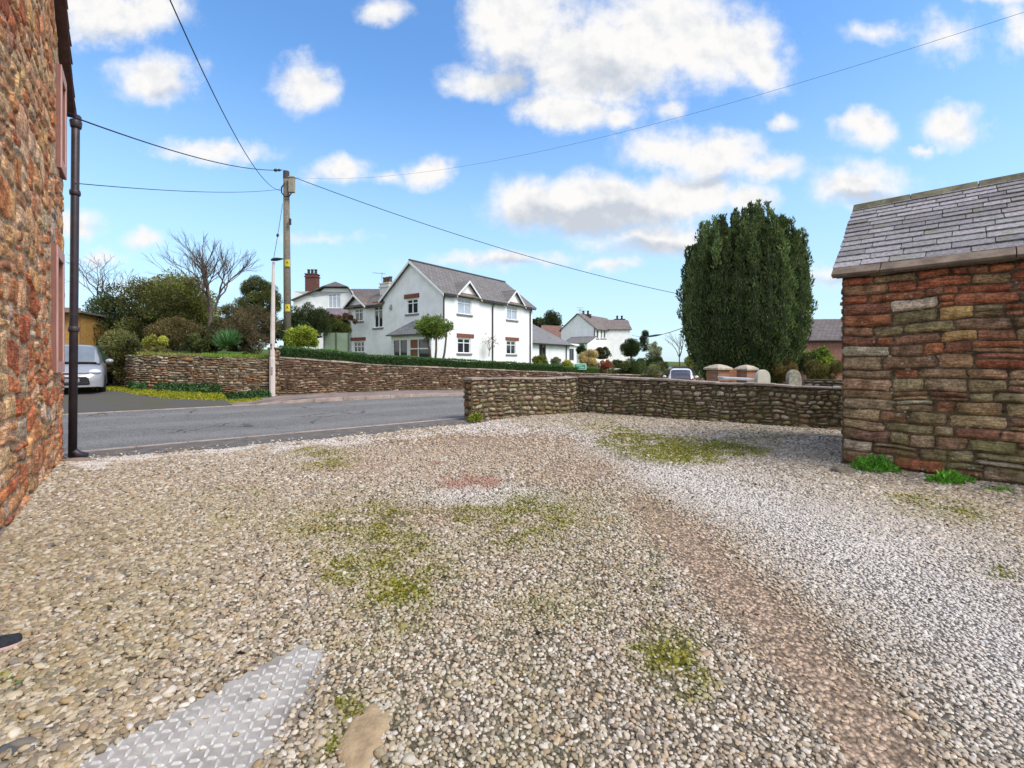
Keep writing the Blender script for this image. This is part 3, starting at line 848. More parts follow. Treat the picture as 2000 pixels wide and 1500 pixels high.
# ------------------------------------------------------------ stone shed on the right
SHED_L, SHED_D, EAVE, RIDGE = 7.0, 3.2, 2.76, 4.12
SHED_STONE = stone_mat('shed rubble stone', moss=.5, lichen=.75, moss_top=2.0, dirt=.15, gain=1.1)
def shed_colour(u, v, w, h):
    t = v / 2.7
    pal = [(.40, .15, .085), (.33, .155, .105), (.29, .175, .12), (.38, .29, .185), (.66, .43, .19), (.60, .52, .42), (.32, .265, .15), (.42, .26, .165)]
    if t > .8: w_ = [5, 3, 1, .6, .5, .6, .3, 1]
    elif t > .55: w_ = [1.2, 1.4, 1.4, 2, 1.3, 1.2, 1.2, 2]
    elif t > .3: w_ = [.45, 1.8, 2.6, 1.8, .4, .7, 1.8, 2.4]
    else: w_ = [.3, 1.2, 2.2, 1.8, .15, .3, 3.2, 1.4]
    return pick(pal, w_)()
def build_shed():
    root = thing('stone_shed', 'red and brown rubble stone outbuilding with a steep slate roof, beside the gravel', 'shed', C0 + SW * 2)
    mb = MB(); O = C0; en = -SV
    back_plane(mb, O, SW, en, SHED_L, lambda u: EAVE + .02, (.135, .10, .075), step=.08, off=-.006)
    rects = []; z = -.08
    while z < EAVE - .02:
        h = random.uniform(.09, .185)
        if z > EAVE * .85: h = random.uniform(.10, .14)
        if EAVE - z - h < .05: h = EAVE - z
        u = 0.0; first = True
        while u < SHED_L:
            w = random.uniform(.30, .62) if first else random.uniform(.14, .60) * (1.3 if random.random() < .15 else 1)
            if random.random() < .22 and h > .11 and not first:
                k = random.uniform(.35, .65); rects += [(u, u + w, z, z + h * k), (u, u + w, z + h * k, z + h)]
            else: rects.append((u, u + w, z, z + h))
            u += w; first = False
        z += h
    stones(mb, rects, O, SW, en, shed_colour, depth=.031, gap=.012, rnd=.20, res=.02, warp=.04, rough=.013, ulim=(-.015, SHED_L), seed=3, wob=.035, sharp=(8, 16))
    # gable ends and back
    A, Bk = C0, C0 + SV * SHED_D
    m = (RIDGE - .02)
    for base, flip in ((C0, 1), (C0 + SW * SHED_L, -1)):
        pts = [base + Vector((0, 0, -.3)), base + SV * SHED_D + Vector((0, 0, -.3)), base + SV * SHED_D + Vector((0, 0, EAVE)), base + SV * SHED_D / 2 + Vector((0, 0, RIDGE - .06)), base + Vector((0, 0, EAVE))]
        mb.poly(pts if flip < 0 else pts[::-1], (.16, .125, .095))
    def gk(u, v, u0, u1, v0, v1):
        return v1 < EAVE + (SHED_D / 2 - max(abs(u0 - SHED_D / 2), abs(u1 - SHED_D / 2))) * (RIDGE - EAVE) / (SHED_D / 2) - .03
    stones(mb, layout(SHED_D, RIDGE, (.1, .17), (.16, .5), z0=-.08), C0, SV, -SW, shed_colour, depth=.03, rnd=.35, res=.06, warp=.02, ulim=(0, SHED_D), keep=gk, seed=5)
    p0, p1 = C0 + SV * SHED_D, C0 + SV * SHED_D + SW * SHED_L
    mb.quad(p0 + Vector((0, 0, -.3)), p0 + Vector((0, 0, EAVE)), p1 + Vector((0, 0, EAVE)), p1 + Vector((0, 0, -.3)), (.16, .125, .095))
    mb.build('wall', SHED_STONE, root, smooth=True)
    # roof: stone eaves slabs, slates laid in courses, ridge stones
    up = Vector((0, 0, 1))
    e0 = C0 - SV * .13 + up * (EAVE - .02)                      # eaves line
    slope = (C0 + SV * SHED_D / 2 + up * RIDGE) - (C0 - SV * .13 + up * (EAVE - .02))
    LS = slope.length; sd = slope.normalized(); nrm = SW.cross(sd).normalized()
    if nrm.z < 0: nrm = -nrm
    rf = MB()
    deck = [e0 - SW * .10, e0 + SW * (SHED_L + .1), e0 + SW * (SHED_L + .1) + sd * LS, e0 - SW * .10 + sd * LS]
    rf.slab([p + nrm * -.03 for p in deck], nrm * .03, (.5, .5, .5))
    b0 = C0 + SV * (SHED_D + .13) + up * (EAVE - .02); sb = (C0 + SV * SHED_D / 2 + up * RIDGE - b0); nb = Vector((-(-SV).x, 0, 0))
    nb = sb.normalized().cross(SW).normalized(); nb = nb if nb.z > 0 else -nb
    back = [b0 - SW * .10, b0 - SW * .10 + sb, b0 + SW * (SHED_L + .1) + sb, b0 + SW * (SHED_L + .1)]
    rf.slab(back, nb * .05, (1, 1, 1))
    SLATE = slate_mat()
    v = .155; row = 0
    courses = []
    while v < LS - .05:
        h = .172 - .055 * (v / LS); courses.append((v, h)); v += h
    for r, (v, h) in enumerate(courses):
        u = -.10 - random.uniform(0, .15)
        while u < SHED_L + .1:
            w = random.uniform(.28, .46) * (1.1 - .25 * v / LS)
            a, b = max(u + .007, -.11 + random.uniform(-.008, .008)), min(u + w - .003, SHED_L + .1)
            u += w
            if b - a < .03: continue
            lo, hi = v - random.uniform(-.006, .010), min(v + h * 1.9, LS)
            lift = .030 + random.uniform(0, .010); th = .018
            tl = random.uniform(-.004, .004)
            c = np.array(random.choices([(1, 1, 1), (.78, .76, .78), (1.2, 1.17, 1.2), (.9, .85, .82), (1.05, 1.08, 1.05)], [4, 2, 2, 1, 1])[0]) * random.uniform(.85, 1.12)
            ch = min(.02, (b - a) * .2) * random.random()
            pl = [(a, lo + ch), (a + ch, lo), (b - ch * .7, lo + tl), (b, lo + tl + ch * .7), (b, hi), (a, hi)]
            pts = []
            for (uu, vv) in pl:
                f = (vv - lo) / (hi - lo)
                pts.append(e0 + SW * uu + sd * vv + nrm * (lift * (1 - f) + .002))
            rf.slab(pts, nrm * th, c)
    rf.build('roof', SLATE, root)
    # big sandstone slabs along the eaves
    es = MB(); u = -.11
    first = True
    while u < SHED_L + .1:
        w = .56 if first else random.uniform(1.0, 1.7); first = False
        wob = random.uniform(-.01, .01)
        p = [e0 + SW * (u + .004) + sd * (-.03 + wob), e0 + SW * (u + w - .004) + sd * (-.03 - wob), e0 + SW * (u + w - .004) + sd * .185, e0 + SW * (u + .004) + sd * .185]
        es.slab([q + nrm * .004 for q in p], nrm * .045, tuple(np.array((1, 1, 1)) * random.uniform(.85, 1.12)))
        # the under-slab tucked below
        es.slab([e0 + SW * (u + .05) + sd * .03 - nrm * .035, e0 + SW * (u + w) + sd * .03 - nrm * .035, e0 + SW * (u + w) + sd * .16 - nrm * .035, e0 + SW * (u + .05) + sd * .16 - nrm * .035], nrm * -.03, (.7, .7, .7))
        u += w
    es.build('eaves_slab', plain('mossy sandstone slab', (.20, .15, .115), .95, .3, 6, .1, bmp=.7, bscale=30, use_vc=True, dirt=(.24, .21, .15), dirt_amt=.45), root, bevel=.008)
    rg = MB(); u = -.11
    top = C0 + SV * SHED_D / 2 + up * (RIDGE + .03)
    while u < SHED_L + .1:
        w = random.uniform(.55, .8)
        prof = [(-.19, -.155), (-.15, -.09), (-.03, .035), (.03, .035), (.15, -.09), (.19, -.155), (.10, -.14), (-.10, -.14)]
        pts = [top + SW * (u + .004) + SV * a + up * b for a, b in prof]
        rg.slab(pts, SW * (w - .008), tuple(np.array((1, 1, 1)) * random.uniform(.85, 1.15)))
        u += w
    rg.build('ridge_stone', plain('lichened ridge stone', (.13, .115, .075), .95, .35, 9, .1, bmp=.7, bscale=35, use_vc=True, dirt=(.27, .25, .16), dirt_amt=.6), root, bevel=.01)
def slate_mat():
    m, t = new_mat('weathered grey slate')
    p = pos(t)
    c = t.mix(1.0, (.27, .25, .248), vcol(t).outputs['Color'], 'MULTIPLY')
    n = t.noise(p, 26, 6, .65)
    c = t.mix(1.0, c, t.mix(t.ramp(n, .3, .7), (.62, .61, .6), (1.3, 1.3, 1.32)), 'MULTIPLY')
    c = t.mix(t.math('MULTIPLY', t.ramp(t.noise(p, 55, 4, .6), .56, .70), .55), c, (.30, .29, .27))
    c = t.mix(t.math('MULTIPLY', t.ramp(t.noise(p, 3.5, 5, .6), .52, .7), .5), c, (.20, .185, .12))
    return finish(m, t, c, .75, bump(t, n, .5, .01), .3)
build_shed()

# ------------------------------------------------------------ sandstone house gable on the left
GAB_STONE = stone_mat('red sandstone rubble', moss=.1, lichen=.3, moss_top=.8, dirt=.06, gain=1.16)
E_L = 5.6
def build_gable_house():
    root = thing('sandstone_house', 'tall red sandstone house gable with pink window surrounds and a dark drainpipe at its corner', 'house', B0 + BG * 3)
    up = Vector((0, 0, 1)); D = 8.0
    def top(u): return E_L + min(u, D - u) - .02
    mb = MB()
    back_plane(mb, B0, BG, BN, D, top, (.60, .41, .26), step=.07, rough=.014, off=.001)
    pal = [(.64, .25, .115), (.71, .37, .18), (.72, .43, .24), (.58, .195, .095), (.58, .45, .34), (.60, .29, .155), (.72, .48, .30), (.48, .26, .165)]
    def colr(u, v, w, h):
        wt = [1.8, 2.6, 1.8, .7, .25, 1.6, .9, .5] if v > 1.9 else [2.4, 1.6, .8, 2.2, .7, 1.4, .4, 1.2]
        return pick(pal, wt, .15)()
    win = [(.40, 1.16, 1.36, 3.10), (.14, .74, 4.28, 5.75)]
    def kp(u, v, u0, u1, v0, v1):
        if v1 > E_L + min(u0, D - u1) - .02: return False
        return not any(u1 > a + .02 and u0 < b - .02 and v1 > c + .02 and v0 < d - .02 for a, b, c, d in win)
    rects = layout(6.0, 8.2, (.17, .34), (.20, .55), split=.38, z0=-.1)
    stones(mb, rects, B0, BG, BN, colr, depth=.022, gap=.018, rnd=.20, res=.025, warp=.11, rough=.016, ulim=(0.0, 6.0), keep=kp, seed=8, wob=.045, sharp=(8, 16))
    # the other walls of the house
    F = -BN
    for a, b, z0, z1 in [(B0, B0 + F * 9, -.3, E_L), (B0 + BG * D, B0 + BG * D + F * 9, -.3, E_L)]:
        mb.quad(a + up * z0, b + up * z0, b + up * z1, a + up * z1, (.36, .2, .12))
    q = B0 + F * 9
    mb.poly([q - up * .3, q + BG * D - up * .3, q + BG * D + up * E_L, q + BG * D / 2 + up * (E_L + D / 2 - .05), q + up * E_L], (.36, .2, .12))
    # end stones turning the corner on to the street front
    stones(mb, layout(1.2, E_L, (.2, .3), (.3, .6), z0=-.1), B0, F, -BG, colr, depth=.03, res=.07, warp=.02, ulim=(0, 1.2), seed=9)
    mb.build('wall', GAB_STONE, root, smooth=True)
    # pink painted surrounds, each a frame round a dark reveal
    PINK = plain('salmon pink masonry paint', (.62, .34, .27), .7, .08, 6, .2, bmp=.25, bscale=40, dirt=(.36, .17, .13), dirt_amt=.3)
    REV = plain('brown reveal', (.24, .115, .095), .8, .1)  # darker brown for the frame's backing block and recess
    for (a, b, c, d) in win:
        fr = MB(); bk = MB(); t = .11; pr = .05
        for (u0, u1, z0, z1) in [(a, b, c, c + t + .04), (a, b, d - t - .04, d), (a, a + t, c + t + .04, d - t - .04), (b - t, b, c + t + .04, d - t - .04)]:
            o = B0 + BG * u0 + up * z0
            q4 = [o, o + BG * (u1 - u0), o + BG * (u1 - u0) + up * (z1 - z0), o + up * (z1 - z0)]
            bk.slab([q - BN * .15 for q in q4], BN * (.15 + pr)); fr.slab([q + BN * pr for q in q4], BN * .014)
        w = bk.build('window', REV, root); fr.build('surround', PINK, w, bevel=.004)
        rv = MB()
        o = B0 + BG * (a + t) + up * (c + t) - BN * .02
        rv.quad(o, o + BG * (b - a - 2 * t), o + BG * (b - a - 2 * t) + up * (d - c - 2 * t), o + up * (d - c - 2 * t))
        rv.build('recess', REV, w)
    # roof slabs and verge slates
    rf = MB()
    e = B0 + BN * .12 - BG * .22 + up * (E_L - .16); sl = (BG + up).normalized(); nr = (up - BG).normalized()
    LR = (D / 2 + .22) * math.sqrt(2)
    rf.slab([e, e + F * 9.4, e + F * 9.4 + sl * LR, e + sl * LR], nr * .05, (.55, .5, .5))
    v = 0.0
    while v < LR:
        h = random.uniform(.22, .27)
        rf.slab([e + sl * (v - .02) + BN * random.uniform(.0, .025) + nr * .075, e + sl * (v - .02) - BN * .5 + nr * .075, e + sl * (v + h * 1.5) - BN * .5 + nr * .052, e + sl * (v + h * 1.5) + nr * .052], nr * .018, tuple([random.uniform(.6, 1)] * 3))
        v += h
    e2 = B0 + BN * .12 + BG * (D + .22) + up * (E_L - .16); s2 = (up - BG).normalized(); n2 = (up + BG).normalized()
    rf.slab([e2, e2 + s2 * LR, e2 + s2 * LR + F * 9.4, e2 + F * 9.4], n2 * .05, (.55, .5, .5))
    rf.build('roof', plain('purple brown slates', (.17, .10, .085), .8, .25, 9, .2, bmp=.4, use_vc=True), root)
    # gutter along the street eaves and the downpipe
    gt = MB(); g0 = B0 + BN * .14 - BG * .26 + up * (E_L - .14)
    prof = [(-.065, .05), (-.055, -.02), (0, -.055), (.055, -.02), (.065, .05)]
    gt.slab([g0 - BG * a + up * b for a, b in prof], F * 9)
    gt.build('gutter', DARK_PIPE, root)
    dp = MB()
    pb = B0 + BN * .11 - BG * .06
    lean = BN * .035
    dp.tube([pb + up * .02, pb + up * 2.6 + lean * .5, pb + lean + up * (E_L - .42), pb + lean * 1.4 - BG * .10 + up * (E_L - .20)], [.054, .053, .052, .052], 14)
    for z in (1.98, 4.12): dp.lathe(pb + lean * (z / 5) + up * z, [(.062, 0), (.07, .02), (.07, .06), (.062, .085)], 14)
    dp.lathe(pb + lean * 1.1 + up * (E_L - .42), [(.064, 0), (.072, .03), (.078, .10), (.07, .12)], 14)
    dp.tube([pb + up * .12, pb + up * .05 + BN * .06 - BG * .02, pb + up * .0 + BN * .17 - BG * .03], [.058, .062, .062], 12)
    dp.build('drainpipe', DARK_PIPE, root, smooth=True)
build_gable_house()

# ------------------------------------------------------------ yard boundary wall
YW_STONE = stone_mat('mossy field stone', moss=.6, lichen=.5, moss_top=1.0, dirt=.2)
COPING = plain('pink grey coping flags', (.34, .27, .225), .95, .3, 5, .1, bmp=.8, bscale=28, use_vc=True, dirt=(.10, .085, .07), dirt_amt=.6)
def coping(mb, pts_fn, s0, s1, across, th, over, cl=(.4, .9)):
    s = s0
    while s < s1:
        w = min(random.uniform(*cl), s1 - s)
        if s1 - s - w < .15: w = s1 - s
        a, b = pts_fn(s + .005), pts_fn(s + w - .005); d = across
        j = [random.uniform(-.02, .02) for _ in range(4)]; t = th * random.uniform(.75, 1.3)
        mb.slab([a - d * (over[0] + j[0]), b - d * (over[0] + j[1]), b + d * (over[1] + j[2]), a + d * (over[1] + j[3])], Vector((0, 0, t)), tuple(np.array((1, 1, 1)) * random.uniform(.75, 1.2)))
        s += w
def build_yard_wall():
    root = thing('boundary_wall', 'low mossy rubble stone wall with thin flat coping that turns a corner at the back of the gravel yard', 'wall', FW[1])
    mb = MB(); cp = MB()
    pal = [(.37, .315, .21), (.31, .255, .18), (.45, .395, .30), (.24, .185, .14), (.32, .215, .155), (.50, .45, .37), (.24, .225, .125)]
    T = .42
    for k, (a, b) in enumerate(zip(FW[:-1], FW[1:])):
        d = (b - a).normalized(); L = (b - a).length; nr = Vector((d.y, -d.x, 0))
        def ztop(u, k=k, L=L): return (1.04 + .02 * math.sin(u * 2)) if k == 0 else np.interp(u, [0, 1.5, 4, L], [1.06, 1.04, .96, .90]) + .012 * math.sin(u * 3)
        wts = [2, 1.6, 1.6, 1.4, 1.2, .8, 1] if k else [1, 1.8, 1.4, 2.2, 1.8, .5, .5]
        back_plane(mb, a, d, nr, L, ztop, (.125, .105, .078), rough=.02)
        r = layout(L, 1.1, (.075, .15), (.10, .30), split=.3, z0=-.1)
        stones(mb, r, a, d, nr, pick(pal, wts, .22), depth=.032, gap=.016, rnd=.9, res=.04, warp=.07, rough=.014, ulim=(0, L), keep=lambda u, v, u0, u1, v0, v1: v1 < ztop(u) + .03, seed=12 + k, wob=.09)
        # far face
        o2 = a - nr * T
        back_plane(mb, o2, d, -nr, L, ztop, (.085, .07, .052), rough=.02, zb=-.8)
        stones(mb, layout(L, 1.1, (.1, .18), (.18, .4), z0=-.6), o2, d, -nr, pick(pal, wts, .22), depth=.04, rnd=.9, res=.08, warp=.03, ulim=(0, L), keep=lambda u, v, u0, u1, v0, v1: v1 < ztop(u) + .03, seed=15 + k)
        A = np.array([[(a + d * u - nr * t * T + Vector((0, 0, ztop(u))))[:] for u in np.linspace(0, L, 20)] for t in (0, 1)])
        mb.grid(A, (.085, .07, .052))
        coping(cp, lambda s, a=a, d=d: a + d * s + Vector((0, 0, ztop(s))), -.02 if k == 0 else -.0, L - (.0 if k else .06), nr, .045, (T + .03, .05), (.3, .8))
        if k == 0:   # square end facing the gateway
            e = -d
            back_plane(mb, a - nr * T, nr, e, T, lambda u: 1.04, (.085, .07, .052), step=.1)
            stones(mb, layout(T, 1.04, (.12, .22), (.2, .42), split=.1, z0=-.1), a - nr * T, nr, e, pick([(.30, .17, .08), (.26, .22, .15), (.2, .16, .11)], [1, 2, 1]), depth=.05, rnd=.7, res=.05, warp=.02, ulim=(0, T), seed=18)
    mb.build('stonework', YW_STONE, root, smooth=True)
    cp.build('coping', COPING, root, bevel=.008)
build_yard_wall()

# ------------------------------------------------------------ walls across the road
RW_STONE = stone_mat('brown walling stone', moss=.3, lichen=.3, moss_top=1.2, dirt=.2, bscale=.8)
def path_wall(root, name, S, ztop, zbot, pal, wts, rows, widths, rnd, res, mat, mort, N=None, T=.4, cop=False, seed=0):
    mb = MB(); cp = MB()
    N = N or (lambda s: float(wall_n(s)))
    for s0, s1 in zip(S[:-1], S[1:]):
        a, b = W(s0, N(s0)), W(s1, N(s1)); d = (b - a).normalized(); L = (b - a).length; nr = Vector((d.y, -d.x, 0))
        zt = lambda u: ztop(s0 + (s1 - s0) * u / L)
        zb = min(zbot(s0), zbot(s1)) - .1
        back_plane(mb, a, d, nr, L, zt, mort, zb=zb, rough=.02, step=.25)
        r = layout(L, max(zt(0), zt(L)), rows, widths, split=.3, z0=zb)
        stones(mb, r, a, d, nr, pick(pal, wts, .25), depth=.035, gap=.010, rnd=rnd, res=res, warp=.05, rough=.016, ulim=(-.04, L + .04), keep=lambda u, v, u0, u1, v0, v1: v1 < zt(u) + .03, seed=seed, wob=.05)
        A = np.array([[(a + d * u - nr * t * T + Vector((0, 0, zt(u)))) [:] for u in np.linspace(0, L, 6)] for t in (0, 1)])
        mb.grid(A, mort)
        if cop: coping(cp, lambda s, a=a, d=d: a + d * s + Vector((0, 0, zt(s))), 0, L, nr, .05, (T, .03), (.35, .9))
    mb.build('stonework', mat, root, smooth=True)
    if cop: cp.build('coping', COPING, root)
def build_road_walls():
    r1 = thing('retaining_wall', 'curved dry stone retaining wall with grass on top beside the driveway, left of the lamp post', 'wall', W(2, 19.6, .3))
    palA = [(.38, .32, .24), (.28, .21, .15), (.34, .185, .10), (.45, .39, .31), (.22, .16, .11)]
    zb1 = lambda s: float(np.interp(s, [-.6, .1, 4], [.75, .5, .2]))
    path_wall(r1, 'wall', [-.5, .1, .55, 1.0, 1.7, 2.4, 3.2, 3.96], lambda s: float(np.interp(s, [-.5, 0, 4], [1.70, 1.76, 1.66])), zb1, palA, [2, 2, 2, 1.5, 1.2], (.06, .13), (.16, .5), .35, .07, RW_STONE, (.14, .115, .085), seed=21)
    r2 = thing('garden_wall', 'long brown coursed stone wall along the pavement below the clipped hedge', 'wall', W(14, 18.85, .1))
    palB = [(.235, .155, .11), (.175, .115, .08), (.31, .225, .165), (.15, .10, .072), (.48, .40, .33), (.25, .185, .125)]
    zt = lambda s: float(np.interp(s, [3.9, 8, 14, 22, 34, 60], [1.70, 1.38, 1.12, .78, .42, -.1]))
    path_wall(r2, 'wall', [4.25, 8, 12, 16, 20, 26, 34, 45, 60], zt, lambda s: float(pave_z(s, 18.8)), palB, [2.2, 2.2, 1.6, 2, .55, 1.2], (.06, .13), (.14, .42), .5, .08, RW_STONE, (.12, .088, .066), cop=True, seed=25)
    # pier where the two walls meet
    r3 = thing('wall_pier', 'narrow stone pier behind the lamp post where the two roadside walls meet', 'pier', W(4.1, 18.8, .2))
    mb = MB()
    for (a, d, nr, L) in [(W(3.97, 18.74), DS, -DN, .27), (W(3.97, 19.2), -DN, -DS, .46), (W(4.24, 18.74), DN, DS, .46)]:
        back_plane(mb, a, d, nr, L, lambda u: 1.98, (.075, .06, .045), step=.1)
        stones(mb, layout(L, 1.98, (.1, .2), (.2, .4), split=.1, z0=0), a, d, nr, pick(palA, [2, 2, 1, 1, 1]), depth=.03, rnd=.4, res=.06, warp=.02, ulim=(0, L), seed=28)
    mb.slab([W(3.93, 18.69, 1.98), W(4.28, 18.69, 1.98), W(4.28, 19.24, 1.98), W(3.93, 19.24, 1.98)], (0, 0, .07), (.2, .17, .13))
    mb.build('stonework', RW_STONE, r3, smooth=True)
build_road_walls()
# ------------------------------------------------------------ houses
UP = Vector((0, 0, 1))
class Face:
    """a facade plane: u along, z up, d outwards"""
    def __init__(s, O, eu, en=None):
        s.O = Vector((O[0], O[1], 0)); s.eu = Vector((eu[0], eu[1], 0)).normalized()
        n = Vector((s.eu.y, -s.eu.x, 0))
        if n.dot(-s.O) < 0: n = -n          # outwards means towards the yard
        s.en = n if en is None else en
    def at(s, u, z, d=0.0): return s.O + s.eu * u + UP * z + s.en * d
    def px(s, x, y):
        k = (x - 1000) / FPX
        u = (k * s.O.y - s.O.x) / (s.eu.x - k * s.eu.y)
        return u, CH - (y - HOR) / FPX * (s.O.y + s.eu.y * u)
    def rect(s, x0, x1, y0, y1):
        """pixel box -> u0,u1,z0,z1"""
        xm, ym = (x0 + x1) / 2, (y0 + y1) / 2
        us = sorted((s.px(x0, ym)[0], s.px(x1, ym)[0]))
        return us[0], us[1], s.px(xm, y1)[1], s.px(xm, y0)[1]
    def bar(s, mb, u0, u1, z0, z1, d0, d1, col=(1, 1, 1)):
        mb.slab([s.at(u0, z0, d0), s.at(u1, z0, d0), s.at(u1, z1, d0), s.at(u0, z1, d0)], s.en * (d1 - d0), col)

def facade(mb, f, u0, u1, z0, z1, holes=(), rev=.10):
    us = sorted({u0, u1, *[h[0] for h in holes], *[h[1] for h in holes]}); zs = sorted({z0, z1, *[h[2] for h in holes], *[h[3] for h in holes]})
    for a, b in zip(us[:-1], us[1:]):
        for c, d in zip(zs[:-1], zs[1:]):
            m, n = (a + b) / 2, (c + d) / 2
            if any(h[0] < m < h[1] and h[2] < n < h[3] for h in holes): continue
            mb.quad(f.at(a, c), f.at(b, c), f.at(b, d), f.at(a, d))
    for a, b, c, d in holes:
        for p, q in (((a, c), (b, c)), ((b, c), (b, d)), ((b, d), (a, d)), ((a, d), (a, c))):
            mb.quad(f.at(*p), f.at(*q), f.at(*q, -rev - .05), f.at(*p, -rev - .05))

def window(f, r, house, cols=2, transom=.3, glass=None, sill=True, rev=.10, bars=0, frame_mat=None, t=.07):
    a, b, c, d = r
    mb = MB(); d0, d1 = -rev, -rev + .05
    f.bar(mb, a, a + t, c, d, d0, d1); f.bar(mb, b - t, b, c, d, d0, d1)
    f.bar(mb, a + t, b - t, c, c + t, d0, d1); f.bar(mb, a + t, b - t, d - t, d, d0, d1)
    w = (b - a) / cols
    for k in range(1, cols):
        f.bar(mb, a + w * k - t * .55, a + w * k + t * .55, c + t, d - t, d0, d1)
    if transom:
        z = d - (d - c) * transom
        for k in range(cols):
            f.bar(mb, a + w * k + (t if k == 0 else t * .55), a + w * (k + 1) - (t if k == cols - 1 else t * .55), z - t * .4, z + t * .4, d0, d1)
    for k in range(1, bars + 1):
        z = c + (d - c) * k / (bars + 1)
        for q in range(cols):
            f.bar(mb, a + w * q + (t if q == 0 else t * .55), a + w * (q + 1) - (t if q == cols - 1 else t * .55), z - t * .25, z + t * .25, d0 + .003, d1 - .003)
    wo = mb.build('window', frame_mat or WHITE_PAINT, house)
    g = MB(); g.quad(f.at(a, c, -rev + .012), f.at(b, c, -rev + .012), f.at(b, d, -rev + .012), f.at(a, d, -rev + .012)); g.build('pane', glass or GLASS, wo)
    if sill:
        m = MB(); f.bar(m, a - .12, b + .12, c - .11, c - .005, -rev, .07); m.build('sill', GREY_SILL, wo)
    return wo

def lintel(f, r, house):
    mb = MB(); f.bar(mb, r[0], r[1], r[2], r[3], -.03, .045); mb.build('lintel', BRICK_LINTEL, house)

def slab_roof(mb, pts, th=.07):
    """sloping roof plane of given thickness; pts in order around"""
    p = [Vector(q) for q in pts]
    n = (p[1] - p[0]).cross(p[-1] - p[0]).normalized()
    if n.z < 0: n = -n
    mb.slab(p, n * th)

def gable_prism(mb, f, u0, u1, ze, zr, d0, d1, over=.12, th=.07):
    """small gablet roof over a window: ridge runs from d0 (front) back to d1"""
    um = (u0 + u1) / 2
    for a in (u0 - over, u1 + over):
        s = (zr - ze) / (um - u0); za = ze - over * s
        slab_roof(mb, [f.at(a, za, d0), f.at(um, zr, d0), f.at(um, zr, d1), f.at(a, za, d1)], th)

def chimney(house, c, size, z0, z1, mat, ang, pots=3, potmat=None):
    ex = Vector((math.cos(ang), math.sin(ang), 0))
    mb = MB(); c = Vector(c)
    mb.box((c.x, c.y, (z0 + z1) / 2), (size[0], size[1], z1 - z0), ex=ex)
    mb.box((c.x, c.y, z1 - .22), (size[0] + .14, size[1] + .14, .10), ex=ex); mb.box((c.x, c.y, z1 + .04), (size[0] + .10, size[1] + .10, .078), ex=ex)
    ch = mb.build('chimney', mat, house)
    for k in range(pots):
        m = MB(); p = c + ex * ((k - (pots - 1) / 2) * size[0] / max(pots, 1) * .95)
        m.lathe((p.x, p.y, z1 + .078), [(.14, 0), (.12, .35), (.15, .38), (.15, .46), (.11, .46)], 10)
        m.build('chimney_pot', potmat or plain('clay pot', (.16, .075, .05), .85, .3), ch, smooth=False)

